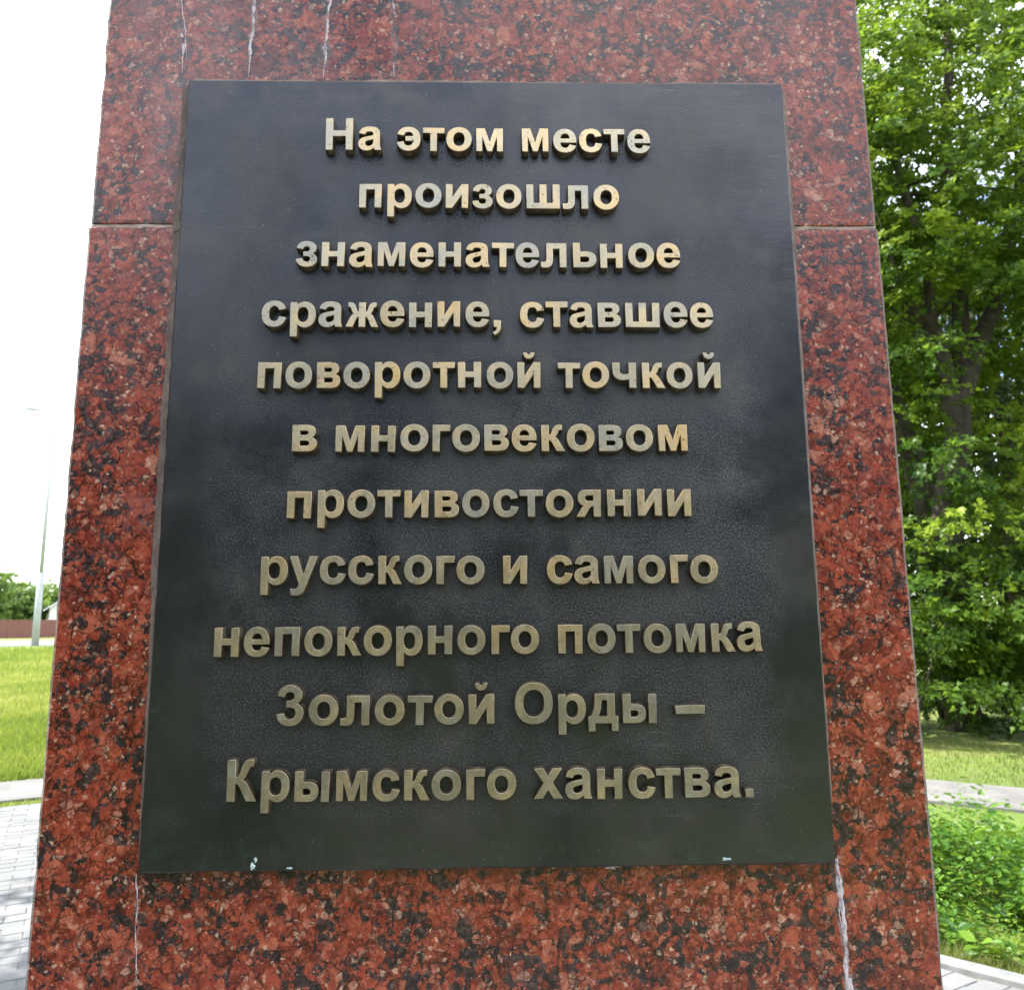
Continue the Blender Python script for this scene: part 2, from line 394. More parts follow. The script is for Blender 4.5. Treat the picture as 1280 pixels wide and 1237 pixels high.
def drip(pts, w, gaps=0., halo=True, y=YS, name='lime_drip', parent=None, mat=None):
    """an uneven, slightly raised ribbon of lime running down the stone"""
    if halo: drip(pts, w*3.6, 0, False, y+.0002, 'lime_stain', parent, M_STAIN)
    pts = [np.array(p) for p in pts]; V = []; F = []; L = []
    for a_, b_ in zip(pts[:-1], pts[1:]):
        k = max(2, int(np.linalg.norm(b_-a_)/.0022))
        for i in range(k): L.append(a_+(b_-a_)*i/k)
    L.append(pts[-1]); m = len(L)
    wob = np.convolve(rng.normal(0, 1, m+14), np.ones(8)/8, 'same')[7:-7]*.0017
    pts = None
    L = [np.array([(p[0]-.0062)*1.0055+.0062, (p[1]-1.55)*1.0055+1.55]) for p in L]
    wid = w*(.40+1.25*np.abs(np.convolve(rng.normal(0, 1, m+10), np.ones(5)/5, 'same')[5:-5]))
    off = np.convolve(rng.normal(0, 1, m+40), np.ones(26)/26, 'same')[20:-20]
    prev = False
    for i in range(m):
        x, z = L[i]; x += wob[i]; ww = (wid[i]*(1-.25*i/m) + abs(rng.normal(0, w*.2)))*min(1, .15+(m-1-i)/12); k = len(V)
        e_ = .0005 if mat is None else .0003
        V += [(x-ww, y-.0001, z), (x-ww*.4, y-e_, z), (x+ww*.4, y-e_, z), (x+ww, y-.0001, z)]
        keep = off[i] > -1+gaps*.75 if gaps else True
        if i and prev and keep:
            for j in range(3): F.append((k-4+j, k+j, k+j+1, k-4+j+1))
        prev = keep
    me = bpy.data.meshes.new(name); me.from_pydata(V, [], F); me.update()
    me.polygons.foreach_set('use_smooth', [True]*len(F))
    return put(name, me, parent or stele, mat or M_LIME)
drip([(-.3223, 2.2141), (-.3171, 2.1674), (-.3122, 2.1398), (-.3116, 2.1017)], .0011, .92)
drip([(-.3190, 2.2141), (-.3141, 2.1674), (-.3098, 2.145), (-.3090, 2.115)], .0006, .9)
drip([(-.243, 2.215), (-.2418, 2.1681), (-.2442, 2.1313), (-.2435, 2.0977)], .0014, .85)
drip([(-.1653, 2.2253), (-.1634, 2.1875), (-.1645, 2.1689), (-.1672, 2.1228), (-.1681, 2.0973)], .0016)
drip([(-.1001, 2.2165), (-.0973, 2.1509), (-.0956, 2.0979)], .0009, .95)
drip([(-.3041, 1.3367), (-.3023, 1.2994), (-.3015, 1.2677), (-.297, 1.2119)], .0003, .70)
drip([(.3040, 1.3417), (.3054, 1.3133), (.3065, 1.2905), (.3069, 1.2584), (.306, 1.2017)], .0017)
drip([(.3020, 1.3000), (.3040, 1.2860), (.3052, 1.2700)], .0008)
drip([(.3095, 1.2450), (.3105, 1.2330), (.3100, 1.2010)], .0016)

# ------------------------------------------------------------------ the plaque
plaque = empty('memorial_plaque', (0, 0, BASE), 'dark bronze plaque with raised brass Cyrillic text fixed to the red granite stele', 'plaque')
PX0, PX1, PZ0, PZ1 = -.3005, .3005, 1.3395, 2.0885
def plate():
    nx, nz = 60, 75; bev = .0012; V = []; F = []
    xs = np.r_[PX0, np.linspace(PX0+.0012, PX1-.0012, nx-2), PX1]; zs = np.r_[PZ0, np.linspace(PZ0+.0012, PZ1-.0012, nz-2), PZ1]
    for j, z in enumerate(zs):
        for i, x in enumerate(xs):
            e = i in (0, nx-1) or j in (0, nz-1)
            V.append((x+(rng.normal(0, .00025) if i in (0, nx-1) else 0), (.0010 if e else 0)+0, z+(rng.normal(0, .00025) if j in (0, nz-1) else 0)))
    for j in range(nz-1):
        for i in range(nx-1): F.append((j*nx+i, j*nx+i+1, (j+1)*nx+i+1, (j+1)*nx+i))
    loop = [i for i in range(nx)] + [j*nx+nx-1 for j in range(1, nz)] + [(nz-1)*nx+i for i in range(nx-2, -1, -1)] + [j*nx for j in range(nz-2, 0, -1)]
    k0 = len(V); V += [(V[i][0], YS+.0004, V[i][2]) for i in loop]; m = len(loop)
    for i in range(m): F.append((loop[(i+1) % m], loop[i], k0+i, k0+(i+1) % m))
    F.append(tuple(k0+i for i in range(m)))
    me = bpy.data.meshes.new('backplate'); me.from_pydata(V, [], F); me.update()
    return me
put('backplate', plate(), plaque, M_PL)
def bead(p, q, w0, w1, out):
    """sealant smeared between plaque and stone; (out) is the direction away from the plaque"""
    n = int(math.dist(p, q)/.004); V = []; F = []
    ww = np.clip(np.convolve(rng.normal(0, 1, n+12), np.ones(9)/9, 'same')[6:-6]*.14+.95, .7, 1.15)
    for i in range(n):
        t = i/(n-1); x = p[0]+(q[0]-p[0])*t; z = p[1]+(q[1]-p[1])*t; w = (w0+(w1-w0)*t)*ww[i]
        ox, oz = out
        V += [(x-ox*.0004, YS-.0085+rng.normal(0, .0003), z-oz*.0004), (x+ox*w*.6, YS-.0030, z+oz*w*.6), (x+ox*w, YS+.0003, z+oz*w)]
    for i in range(n-1):
        for k in range(2): F.append((i*3+k, (i+1)*3+k, (i+1)*3+k+1, i*3+k+1))
    me = bpy.data.meshes.new('sealant_bead'); me.from_pydata(V, [], F); me.polygons.foreach_set('use_smooth', [True]*len(F)); me.update()
    return put('sealant_bead', me, plaque, M_SEAL)
bead((PX0, PZ1-.001), (PX0, 1.93), .0108, .0110, (-1, 0))
bead((PX0, 1.93), (PX0, 1.68), .0110, .0116, (-1, 0))
bead((PX0, 1.68), (PX0, PZ0+.01), .0114, .0060, (-1, 0))
bead((PX0+.001, PZ1), (PX1-.001, PZ1), .0104, .0100, (0, 1))
bead((PX1, PZ1-.001), (PX1, PZ0+.05), .0078, .0058, (1, 0))

GLY = {}

GLY['а']=(1139,"M357 738 L102 784 Q145 938 250 1012 Q355 1086 562 1086 Q750 1086 842 1042 Q934 997 972 929 Q1009 860 1009 677 L1006 349 Q1006 209 1020 142 Q1033 76 1070 0 L792 0 Q781 28 765 83 L755 116 Q683 46 601 11 Q519 -24 426 -24 Q262 -24 168 65 Q73 154 73 290 Q73 380 116 450 Q159 521 236 558 Q314 596 460 624 Q657 661 733 693 L733 721 Q733 802 693 836 Q653 871 542 871 Q467 871 425 842 Q383 812 357 738 Z M733 510 Q679 492 562 467 Q445 442 409 418 Q354 379 354 319 Q354 260 398 217 Q442 174 510 174 Q586 174 655 224 Q706 262 722 317 Q733 353 733 454 Z")
GLY['е']=(1139,"M762 338 L1042 291 Q988 137 872 56 Q755 -24 580 -24 Q303 -24 170 157 Q65 302 65 523 Q65 787 203 936 Q341 1086 552 1086 Q789 1086 926 930 Q1063 773 1057 450 L353 450 Q356 325 421 256 Q486 186 583 186 Q649 186 694 222 Q739 258 762 338 Z M778 622 Q775 744 715 808 Q655 871 569 871 Q477 871 417 804 Q357 737 358 622 Z")
GLY['с']=(1139,"M1073 748 L796 698 Q782 781 732 823 Q683 865 604 865 Q499 865 436 792 Q374 720 374 550 Q374 361 438 283 Q501 205 608 205 Q688 205 739 250 Q790 296 811 407 L1087 360 Q1044 170 922 73 Q800 -24 595 -24 Q362 -24 224 123 Q85 270 85 530 Q85 793 224 940 Q363 1086 600 1086 Q794 1086 908 1002 Q1023 919 1073 748 Z")
GLY['о']=(1251,"M82 546 Q82 686 151 817 Q220 948 346 1017 Q473 1086 629 1086 Q870 1086 1024 930 Q1178 773 1178 534 Q1178 293 1022 134 Q867 -24 631 -24 Q485 -24 352 42 Q220 108 151 236 Q82 363 82 546 Z M370 531 Q370 373 445 289 Q520 205 630 205 Q740 205 814 289 Q889 373 889 533 Q889 689 814 773 Q740 857 630 857 Q520 857 445 773 Q370 689 370 531 Z")
GLY['р']=(1251,"M139 1062 L401 1062 L401 906 Q452 986 539 1036 Q626 1086 732 1086 Q917 1086 1046 941 Q1175 796 1175 537 Q1175 271 1045 124 Q915 -24 730 -24 Q642 -24 570 11 Q499 46 420 131 L420 -404 L139 -404 Z M417 549 Q417 370 488 284 Q559 199 661 199 Q759 199 824 278 Q889 356 889 535 Q889 702 822 783 Q755 864 656 864 Q553 864 485 784 Q417 705 417 549 Z")
GLY['у']=(1139,"M14 1062 L313 1062 L567 308 L815 1062 L1106 1062 L731 40 L664 -145 Q627 -238 594 -287 Q560 -336 516 -366 Q473 -397 410 -414 Q346 -431 266 -431 Q185 -431 107 -414 L82 -194 Q148 -207 201 -207 Q299 -207 346 -150 Q393 -92 418 -3 Z")
GLY['х']=(1139,"M14 0 L395 550 L30 1062 L373 1062 L560 772 L757 1062 L1087 1062 L729 562 L1120 0 L775 0 L561 326 L345 0 Z")
GLY['О']=(1593,"M88 724 Q88 948 155 1100 Q205 1212 292 1301 Q378 1390 481 1433 Q618 1491 797 1491 Q1121 1491 1316 1290 Q1510 1089 1510 731 Q1510 376 1317 176 Q1124 -25 801 -25 Q474 -25 281 174 Q88 374 88 724 Z M391 734 Q391 485 506 356 Q621 228 798 228 Q975 228 1088 356 Q1202 483 1202 738 Q1202 990 1092 1114 Q981 1238 798 1238 Q615 1238 503 1112 Q391 987 391 734 Z")
GLY['Н']=(1479,"M150 0 L150 1466 L446 1466 L446 889 L1026 889 L1026 1466 L1322 1466 L1322 0 L1026 0 L1026 641 L446 641 L446 0 Z")
GLY['З']=(1180,"M77 389 L349 422 Q362 318 419 263 Q476 208 577 208 Q684 208 743 274 Q803 340 803 452 Q803 558 740 612 Q669 662 567 662 L438 661 L438 880 Q583 882 663 930 Q743 982 743 1079 Q743 1153 689 1197 Q641 1241 562 1241 Q470 1241 419 1191 Q368 1141 357 1045 L88 1089 Q115 1222 180 1302 Q244 1381 342 1426 Q439 1472 560 1472 Q787 1472 912 1340 Q1025 1232 1025 1096 Q1025 903 814 788 Q940 761 1016 667 Q1091 573 1091 440 Q1091 247 950 111 Q799 -25 579 -25 Q360 -25 229 90 Q98 204 77 389 Z")
GLY['К']=(1290,"M150 0 L150 1466 L446 1466 L446 850 Q512 850 548 882 Q590 920 660 1112 Q730 1310 800 1400 Q880 1478 1010 1478 L1130 1470 L1130 1235 L1085 1238 Q1010 1238 975 1180 Q945 1130 895 1000 Q845 870 800 820 Q765 785 700 760 Q850 710 960 510 L1250 0 L890 0 L660 440 Q580 580 535 608 Q500 630 446 630 L446 0 Z")
GLY['к']=(1080,"M141 0 L141 1062 L422 1062 L422 650 Q480 650 505 676 Q530 702 575 830 Q625 965 690 1015 Q750 1066 880 1066 L965 1062 L965 870 L925 872 Q860 872 835 842 Q812 812 780 720 Q745 620 660 575 Q760 545 830 420 L1070 0 L750 0 L580 320 Q530 410 500 430 Q475 448 422 448 L422 0 Z")
GLY['н']=(1226,"M141 0 L141 1062 L422 1062 L422 655 L804 655 L804 1062 L1085 1062 L1085 0 L804 0 L804 435 L422 435 L422 0 Z")
GLY['п']=(1226,"M141 0 L141 1062 L1085 1062 L1085 0 L804 0 L804 832 L422 832 L422 0 Z")
GLY['и']=(1226,"M141 1062 L404 1062 L404 440 L812 1062 L1085 1062 L1085 0 L822 0 L822 625 L414 0 L141 0 Z")
GLY['й']=(1226,GLY['и'][1]+" M385 1480 L520 1480 Q535 1395 612 1395 Q690 1395 705 1480 L840 1480 Q832 1340 768 1285 Q706 1228 612 1228 Q518 1228 457 1285 Q393 1340 385 1480 Z")
GLY['т']=(985,"M35 1062 L950 1062 L950 832 L633 832 L633 0 L352 0 L352 832 L35 832 Z")
GLY['м']=(1430,"M141 0 L141 1062 L500 1062 L716 380 L930 1062 L1289 1062 L1289 0 L1045 0 L1045 740 L815 0 L615 0 L385 740 L385 0 Z")
GLY['ш']=(1697,"M141 0 L141 1062 L422 1062 L422 230 L708 230 L708 1062 L989 1062 L989 230 L1275 230 L1275 1062 L1556 1062 L1556 0 Z")
GLY['л']=(1240,"M258 1062 L258 470 Q258 320 232 268 Q208 226 130 226 L20 230 L20 0 Q120 -16 220 -16 Q390 -16 458 85 Q525 180 525 420 L525 832 L818 832 L818 0 L1099 0 L1099 1062 Z")
GLY['ь']=(1170,"M141 1062 L422 1062 L422 680 L700 680 Q910 680 1010 595 Q1110 515 1110 345 Q1110 180 1005 88 Q910 0 700 0 L141 0 Z M422 470 L422 212 L640 212 Q740 212 782 242 Q824 270 824 342 Q824 412 782 442 Q740 470 640 470 Z")
GLY['в']=(1165,"M141 1062 L690 1062 Q880 1062 970 988 Q1050 915 1050 795 Q1050 705 1002 642 Q960 590 885 562 Q985 540 1045 473 Q1100 405 1100 308 Q1100 165 1005 80 Q910 0 700 0 L141 0 Z M422 648 L605 648 Q700 648 738 672 Q772 698 772 750 Q772 802 738 828 Q702 850 605 850 L422 850 Z M422 210 L640 210 Q740 210 778 236 Q815 262 815 325 Q815 385 776 412 Q735 438 630 438 L422 438 Z")
GLY['г']=(850,"M141 0 L141 1062 L830 1062 L830 832 L422 832 L422 0 Z")
_r="L844 655 Q890 655 912 682 Q935 712 968 828 Q1005 960 1062 1012 Q1112 1066 1220 1066 L1290 1062 L1290 872 L1262 874 Q1212 874 1190 842 Q1172 812 1146 720 Q1118 620 1048 575 Q1130 545 1188 420 L1385 0 L1100 0 L975 312 Q935 400 912 420 Q892 440 844 440 L844 0"
def _mir(s,c):
    t=s.split(); pts=[]; cmd=[]
    i=0
    import re
    tok=re.findall(r'([LQ])([^LQ]*)',s)
    segs=[]
    for k,a in tok:
        n=list(map(float,a.split())); segs.append([k]+[(n[j],n[j+1]) for j in range(0,len(n),2)])
    # path through points, reversed and mirrored
    P=[segs[0][1]]; S=[]
    for s_ in segs[1:]:
        S.append(s_); P.append(s_[-1])
    out=''
    for j in range(len(S)-1,-1,-1):
        e=P[j]
        if S[j][0]=='L': out+=' L%g %g'%(2*c-e[0],e[1])
        else:
            m=S[j][1]; out+=' Q%g %g %g %g'%(2*c-m[0],m[1],2*c-e[0],e[1])
    return 'L%g %g'%(2*c-P[-1][0],P[-1][1])+out
GLY['ж']=(1420,"M844 1062 "+_r+' '+_mir(_r,710)+" L576 1062 Z")
GLY['з']=(1000,"M55 300 L310 335 Q322 260 370 222 Q415 185 490 185 Q570 185 612 222 Q655 258 655 325 Q655 385 612 415 Q570 445 480 445 L365 445 L365 630 L480 630 Q550 630 588 660 Q625 690 625 745 Q625 802 588 838 Q550 872 488 872 Q425 872 385 840 Q345 808 335 745 L80 785 Q105 925 215 1005 Q325 1086 490 1086 Q675 1086 785 998 Q890 912 890 780 Q890 615 720 552 Q820 525 872 460 Q925 395 925 300 Q925 155 810 65 Q695 -24 500 -24 Q310 -24 195 62 Q80 145 55 300 Z")
GLY['э']=(1139,"M77 748 L354 698 Q368 781 417 823 Q467 865 546 865 Q640 865 698 805 Q752 745 768 650 L430 650 L430 440 L770 440 Q757 330 700 268 Q640 205 542 205 Q462 205 411 250 Q360 296 339 407 L63 360 Q106 170 228 73 Q350 -24 555 -24 Q788 -24 926 123 Q1065 270 1065 530 Q1065 793 926 940 Q787 1086 550 1086 Q356 1086 242 1002 Q127 919 77 748 Z")
GLY['я']=(1215,"M1075 0 L1075 1062 L560 1062 Q350 1062 250 985 Q150 900 150 745 Q150 610 230 525 Q300 460 430 435 Q350 410 300 330 L80 0 L410 0 L620 330 Q662 392 700 405 Q730 415 794 415 L794 0 Z M794 610 L794 855 L620 855 Q510 855 475 832 Q435 805 435 742 Q435 680 475 645 Q515 610 620 610 Z")
GLY['ч']=(1215,"M794 0 L794 375 Q690 330 560 330 Q340 330 222 432 Q105 530 105 735 L105 1062 L386 1062 L386 770 Q386 655 440 605 Q495 560 610 560 Q700 560 794 600 L794 1062 L1075 1062 L1075 0 Z")
GLY['ы']=(1550,"M141 1062 L422 1062 L422 680 L620 680 Q820 680 920 595 Q1010 515 1010 345 Q1010 180 910 88 Q820 0 620 0 L141 0 Z M422 470 L422 212 L560 212 Q650 212 690 242 Q728 270 728 342 Q728 412 690 442 Q650 470 560 470 Z M1130 0 L1130 1062 L1411 1062 L1411 0 Z")
GLY['д']=(1200,"M300 1062 L1040 1062 L1040 228 L1160 228 L1160 -290 L920 -290 L920 0 L270 0 L270 -290 L30 -290 L30 228 L110 228 Q200 330 245 520 Q285 720 300 1062 Z M540 845 L759 845 L759 228 L400 228 Q475 380 508 560 Q532 700 540 845 Z")
GLY[',']=(569,"M141 281 L422 281 L422 80 Q422 -47 400 -120 Q378 -193 316 -250 Q255 -308 160 -341 L105 -225 Q195 -195 233 -143 Q271 -91 273 0 L141 0 Z")
GLY['.']=(569,"M147 0 L428 0 L428 281 L147 281 Z")
GLY['–']=(1139,"M30 330 L1110 330 L1110 620 L30 620 Z")

def sample(path):
    cs = []; cur = None
    for k, a in re.findall(r'([MLQ])([^MLQZ]*)', path):
        n = list(map(float, a.split())); P = [(n[i], n[i+1]) for i in range(0, len(n), 2)]
        if k == 'M': cur = [P[0]]; cs.append(cur)
        elif k == 'L': cur.append(P[0])
        else:
            p0 = cur[-1]
            for t in (.25, .5, .75, 1): cur.append(tuple((1-t)**2*p0[i]+2*t*(1-t)*P[0][i]+t*t*P[1][i] for i in (0, 1)))
    out = []
    for c in cs:
        r = []
        for p in c:
            if not r or math.dist(p, r[-1]) > 2: r.append(p)
        if math.dist(r[0], r[-1]) < 2: r.pop()
        out.append(r)
    return out
def glyph_mesh(ch):
    """solid cast letter: bright face, small rounded arris, drafted dark sides.  Units: metres, y up, front at z=+D"""
    S = .0245/1062; D = .0082
    cu = bpy.data.curves.new('letter', 'CURVE'); cu.dimensions = '2D'; cu.fill_mode = 'BOTH'
    for c in sample(GLY[ch][1]):
        s = cu.splines.new('POLY'); s.points.add(len(c)-1); s.use_cyclic_u = True
        for i, (x, y) in enumerate(c): s.points[i].co = (x*S, y*S, 0, 1)
    cu.extrude = D/2; cu.bevel_depth = .00035; cu.bevel_resolution = 1; cu.offset = -.00012
    o = bpy.data.objects.new('letter', cu); COL.objects.link(o)
    me = bpy.data.meshes.new_from_object(o.evaluated_get(bpy.context.evaluated_depsgraph_get()))
    bpy.data.objects.remove(o); bpy.data.curves.remove(cu)
    bm = bmesh.new(); bm.from_mesh(me); bmesh.ops.remove_doubles(bm, verts=bm.verts, dist=1e-6)
    bmesh.ops.delete(bm, geom=[f for f in bm.faces if all(v.co.z < -D/2+1e-6 for v in f.verts) and f.normal.z < -.3 or f.normal.z < -.9], context='FACES')
    bm.normal_update(); mv = {}
    for v in bm.verts:
        if v.co.z < -D/2+.0004:
            n = Vector((0, 0, 0))
            for f in v.link_faces:
                if abs(f.normal.z) < .3: n += f.normal
            n.z = 0
            if n.length > 1e-6: mv[v] = n.normalized()*.0011
    for v, d in mv.items(): v.co += d
    bm.normal_update()
    for f in bm.faces:
        z = sum(v.co.z for v in f.verts)/len(f.verts)
        f.material_index = 0 if (f.normal.z > .25 and z > D*.4) else 1
        f.smooth = f.material_index == 1 or f.normal.z < .97
    bm.to_mesh(me); bm.free()
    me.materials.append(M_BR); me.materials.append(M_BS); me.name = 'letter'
    return me
GM = {}
TEXT = [("На этом месте",-0.1594,0.6676,0.1607,0.6657),("произошло",-0.1254,0.6070,0.1275,0.6058),("знаменательное",-0.1846,0.5460,0.1857,0.5451),
("сражение, ставшее",-0.2141,0.4854,0.2156,0.4849),("поворотной точкой",-0.2161,0.4256,0.2186,0.4249),("в многовековом",-0.1815,0.3651,0.1845,0.3643),
("противостоянии",-0.1838,0.3035,0.1857,0.3035),("русского и самого",-0.2048,0.2436,0.2070,0.2422),("непокорного потомка",-0.2431,0.1805,0.2443,0.1812),
("Золотой Орды –",-0.1855,0.1212,0.1891,0.1201),("Крымского ханства.",-0.2261,0.0582,0.2293,0.0570)]
S0 = .0245/1062
def xext(ch):
    n = [p[0] for c in sample(GLY[ch][1]) for p in c]; return min(n), max(n)
for s, x0, z0, x1, z1 in TEXT:
    adv = sum(569 if c == ' ' else GLY[c][0] for c in s)
    w = adv - xext(s[0])[0] - (GLY[s[-1]][0]-xext(s[-1])[1]); k = (x1-x0)/w
    pen = -xext(s[0])[0]
    for c in s:
        if c == ' ': pen += 569; continue
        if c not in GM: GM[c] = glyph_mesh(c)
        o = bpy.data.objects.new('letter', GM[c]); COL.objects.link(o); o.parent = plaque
        t = pen/w
        o.location = (x0+pen*k+rnd.gauss(0, .00018), -.0036+rnd.gauss(0, .00035), z0+(z1-z0)*t+rnd.gauss(0, .00016))
        o.rotation_euler = (math.pi/2+rnd.gauss(0, .012), rnd.gauss(0, .007), rnd.gauss(0, .008)); o.scale = (k/S0*rnd.uniform(.985, 1.012), rnd.uniform(.985, 1.012), 1)
        pen += GLY[c][0]
def splat(x, z, w, h, y, mat, name, parent, seed):
    r = np.random.default_rng(seed); n = 14; V = [(x, y-.0006, z)]
    for i in range(n):
        a = 2*math.pi*i/n; q = r.uniform(.45, 1.1); V.append((x+math.cos(a)*w*q, y, z+math.sin(a)*h*q))
    me = bpy.data.meshes.new(name); me.from_pydata(V, [], [(0, 1+i, 1+(i+1) % n) for i in range(n)]); me.update()
    return put(name, me, parent, mat)
for i, (x, z, w, h) in enumerate([(-.2030, 1.3440, .0028, .0035), (-.2012, 1.3490, .0016, .0030), (.205, 1.3445, .006, .0016), (-.172, 1.3420, .004, .0012)]):
    splat(x, z, w, h, -.0001, M_VERD, 'verdigris_spot', plaque, i)
for i, (x, z, w, h) in enumerate([(.1133, 1.3375, .010, .0022), (.1060, 1.3365, .006, .0030)]):
    splat(x, z, w, h, YS-.0002, M_LIME, 'lime_spot', stele, 20+i)

# ------------------------------------------------------------------ the ground
def leaf_mat(name, lo, mid, hi, trans=.45, rough=.42):
    a = Mat(name); t = a.attr('tone')
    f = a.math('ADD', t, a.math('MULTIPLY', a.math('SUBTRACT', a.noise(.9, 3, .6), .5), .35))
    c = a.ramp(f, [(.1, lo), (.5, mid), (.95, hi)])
    a.p(Base_Color=c, Roughness=rough)
    a.b.inputs['Specular IOR Level'].default_value = .35
    tr = a.n('ShaderNodeBsdfTranslucent'); g = a.mix(.5, c, (.30, .42, .04), 'MIX')
    a.set(tr.inputs[0], g)
    ms = a.n('ShaderNodeMixShader'); ms.inputs[0].default_value = trans
    a.t.links.new(a.b.outputs[0], ms.inputs[1]); a.t.links.new(tr.outputs[0], ms.inputs[2]); a.t.links.new(ms.outputs[0], a.out.inputs[0])
    return a.m
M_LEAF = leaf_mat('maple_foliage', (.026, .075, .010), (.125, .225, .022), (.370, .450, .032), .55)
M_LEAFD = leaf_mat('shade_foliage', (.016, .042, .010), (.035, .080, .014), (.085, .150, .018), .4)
M_WEED = leaf_mat('weed_foliage', (.035, .105, .012), (.095, .215, .018), (.220, .350, .028), .4)
M_LAWN = leaf_mat('lawn_blades', (.130, .185, .030), (.290, .300, .060), (.560, .480, .190), .4, .6)
M_DRY = leaf_mat('dry_grass_blades', (.085, .120, .025), (.170, .180, .050), (.300, .250, .100), .4, .7)
M_FAR = leaf_mat('far_foliage', (.080, .150, .040), (.140, .230, .050), (.220, .310, .070), .4, .6)
M_BARK = plain('grey_brown_bark', (.060, .046, .036), .9, .5, 9, bump=.02)
M_CONC = plain('kerb_concrete', (.20, .205, .198), .85, .18, 14, bump=.003)
M_PATH = plain('pale_path_paving', (.165, .158, .15), .9, .2, 3, bump=.003)
M_ROAD = plain('pale_dusty_asphalt', (.15, .15, .141), .9, .12, .5)
M_FENCE = plain('brown_sheet_metal', (.17, .062, .050), .55, .12, 3)
M_POLE = plain('galvanised_steel', (.36, .385, .38), .6, .08, 3, .1)
M_WHITE = plain('whitewashed_wall', (.72, .72, .70), .8, .06, 2)
M_ROOF = plain('pale_metal_roof', (.62, .66, .68), .5, .08, 2)
M_GLASS = plain('dark_window_glass', (.05, .06, .07), .1, .1, 2)

def ground_mat():
    a = Mat('meadow_ground'); n1 = a.noise(.25, 6, .6); n2 = a.noise(4, 6, .65)
    c = a.ramp(n1, [(.3, (.085, .150, .022)), (.5, (.150, .210, .030)), (.68, (.230, .235, .060))])
    c = a.mix(a.rng(n2, .5, .75), c, (.13, .105, .06))
    a.p(Base_Color=c, Roughness=1.0, Normal=a.bump(a.noise(25, 6, .7), .8, .03)); return a.m
mb = MB(); mb.face([(-1400, -1400, -.03), (1400, -1400, -.03), (1400, 1400, -.03), (-1400, 1400, -.03)])
put('ground', mb.mesh('ground'), None, ground_mat(), kind='structure')

def prism(name, poly, z0, z1, mat, parent=None, kind=None):
    mb = MB(); n = len(poly); mb.face([(x, y, z1) for x, y in poly])
    for i in range(n):
        p, q = poly[i], poly[(i+1) % n]; mb.face([(p[0], p[1], z0), (q[0], q[1], z0), (q[0], q[1], z1), (p[0], p[1], z1)])
    return put(name, mb.mesh(name), parent, mat, kind=kind)
KD = (.741, -.671); KP = (1.98, 3.04)                   # the kerb to the right
AD = (.882, .471); AP = (-4.14, 6.50)                    # far edge of the paving to the left
CORN = (-2.57, 7.34)
KE = (KP[0]+KD[0]*9, KP[1]+KD[1]*9); AE = (AP[0]-AD[0]*9, AP[1]-AD[1]*9)
PLAZA = [CORN, AE, (AE[0], -3.4), (KE[0]+.1, -3.4), KE]
pav = empty('pavement', (0, 0, 0)); pav['kind'] = 'structure'
prism('bedding_sand', PLAZA, -.06, -.005, plain('bedding_sand', (.20, .185, .16), 1, .3, 40), pav)
def paver_mat():
    a = Mat('grey_concrete_paver'); oi = a.n('ShaderNodeNewGeometry')
    t = a.attr('tone'); f = a.noise(7, 6, .65); g = a.noise(220, 3, .7)
    c = a.ramp(t, [(0, (.135, .138, .142)), (.5, (.160, .163, .166)), (1, (.19, .19, .186))])
    c = a.mix(a.rng(a.noise(2.2, 5, .65), .42, .62, 0, .65), c, (.10, .10, .097)); c = a.mix(a.rng(f, .45, .7, 0, .6), c, (.105, .103, .097)); c = a.mix(a.math('MULTIPLY', g, .3), c, (.3, .3, .29))
    a.p(Base_Color=c, Roughness=.85, Normal=a.bump(g, .5, .002)); return a.m
M_PAV = paver_mat()
def inside(poly, x, y):
    c = False; n = len(poly)
    for i in range(n):
        x1, y1 = poly[i]; x2, y2 = poly[(i+1) % n]
        if (y1 > y) != (y2 > y) and x < (x2-x1)*(y-y1)/(y2-y1)+x1: c = not c
    return c
def seen(x, y, z=0):
    d = Vector((x, y, z))-EYE; w = d.dot(FW)
    if w <= .1: return None
    return 640+FPX*d.dot(RT2)/w, 618.5-FPX*d.dot(UP2)/w
PL_, PW_, GAP = .1985, .0985, .003
def paver_v(cx, cy, ca, sa, h, tl):
    P = []
    for z, e in ((-.03, 0), (h-.004, 0), (h, .003)):
        for sx, sy in ((-1, -1), (1, -1), (1, 1), (-1, 1)):
            lx, ly = sx*(PL_/2-e), sy*(PW_/2-e)
            P.append((cx+lx*ca-ly*sa, cy+lx*sa+ly*ca, z+(lx*tl[0]+ly*tl[1] if z > 0-.02 else 0)))
    return P
PF = [(0,1,5,4),(1,2,6,5),(2,3,7,6),(3,0,4,7),(4,5,9,8),(5,6,10,9),(6,7,11,10),(7,4,8,11),(8,9,10,11)]
ca, sa = AD; rest = []; near = []; tone_r = []
r_ = random.Random(3)
for j in range(-150, 170):
    for i in range(-90, 90):
        lx = i*(PL_+GAP)+(j % 2)*(PL_+GAP)/2; ly = j*(PW_+GAP)
        cx, cy = CORN[0]+lx*ca-(ly-.06)*sa, CORN[1]+lx*sa+(ly-.06)*ca
        if not (-12 < cx < 9 and -8.8 < cy < 7.4): continue
        if cy < -3.3: continue
        if not inside(PLAZA, cx, cy): continue
        if abs(cx) < .33 and .05 < cy < .47: continue
        tl = (r_.gauss(0, .006), r_.gauss(0, .008)); h = r_.gauss(0, .0012); t = min(1, max(0, r_.gauss(.5, .25)))
        s_ = seen(cx, cy)
        v = paver_v(cx, cy, ca, sa, h, tl)
        if s_ and -30 < s_[0] < 1310 and s_[1] < 1262 and (s_[0] < 75 or s_[0] > 1165): near.append((v, t))
        else: rest.append(v); tone_r.append(t)
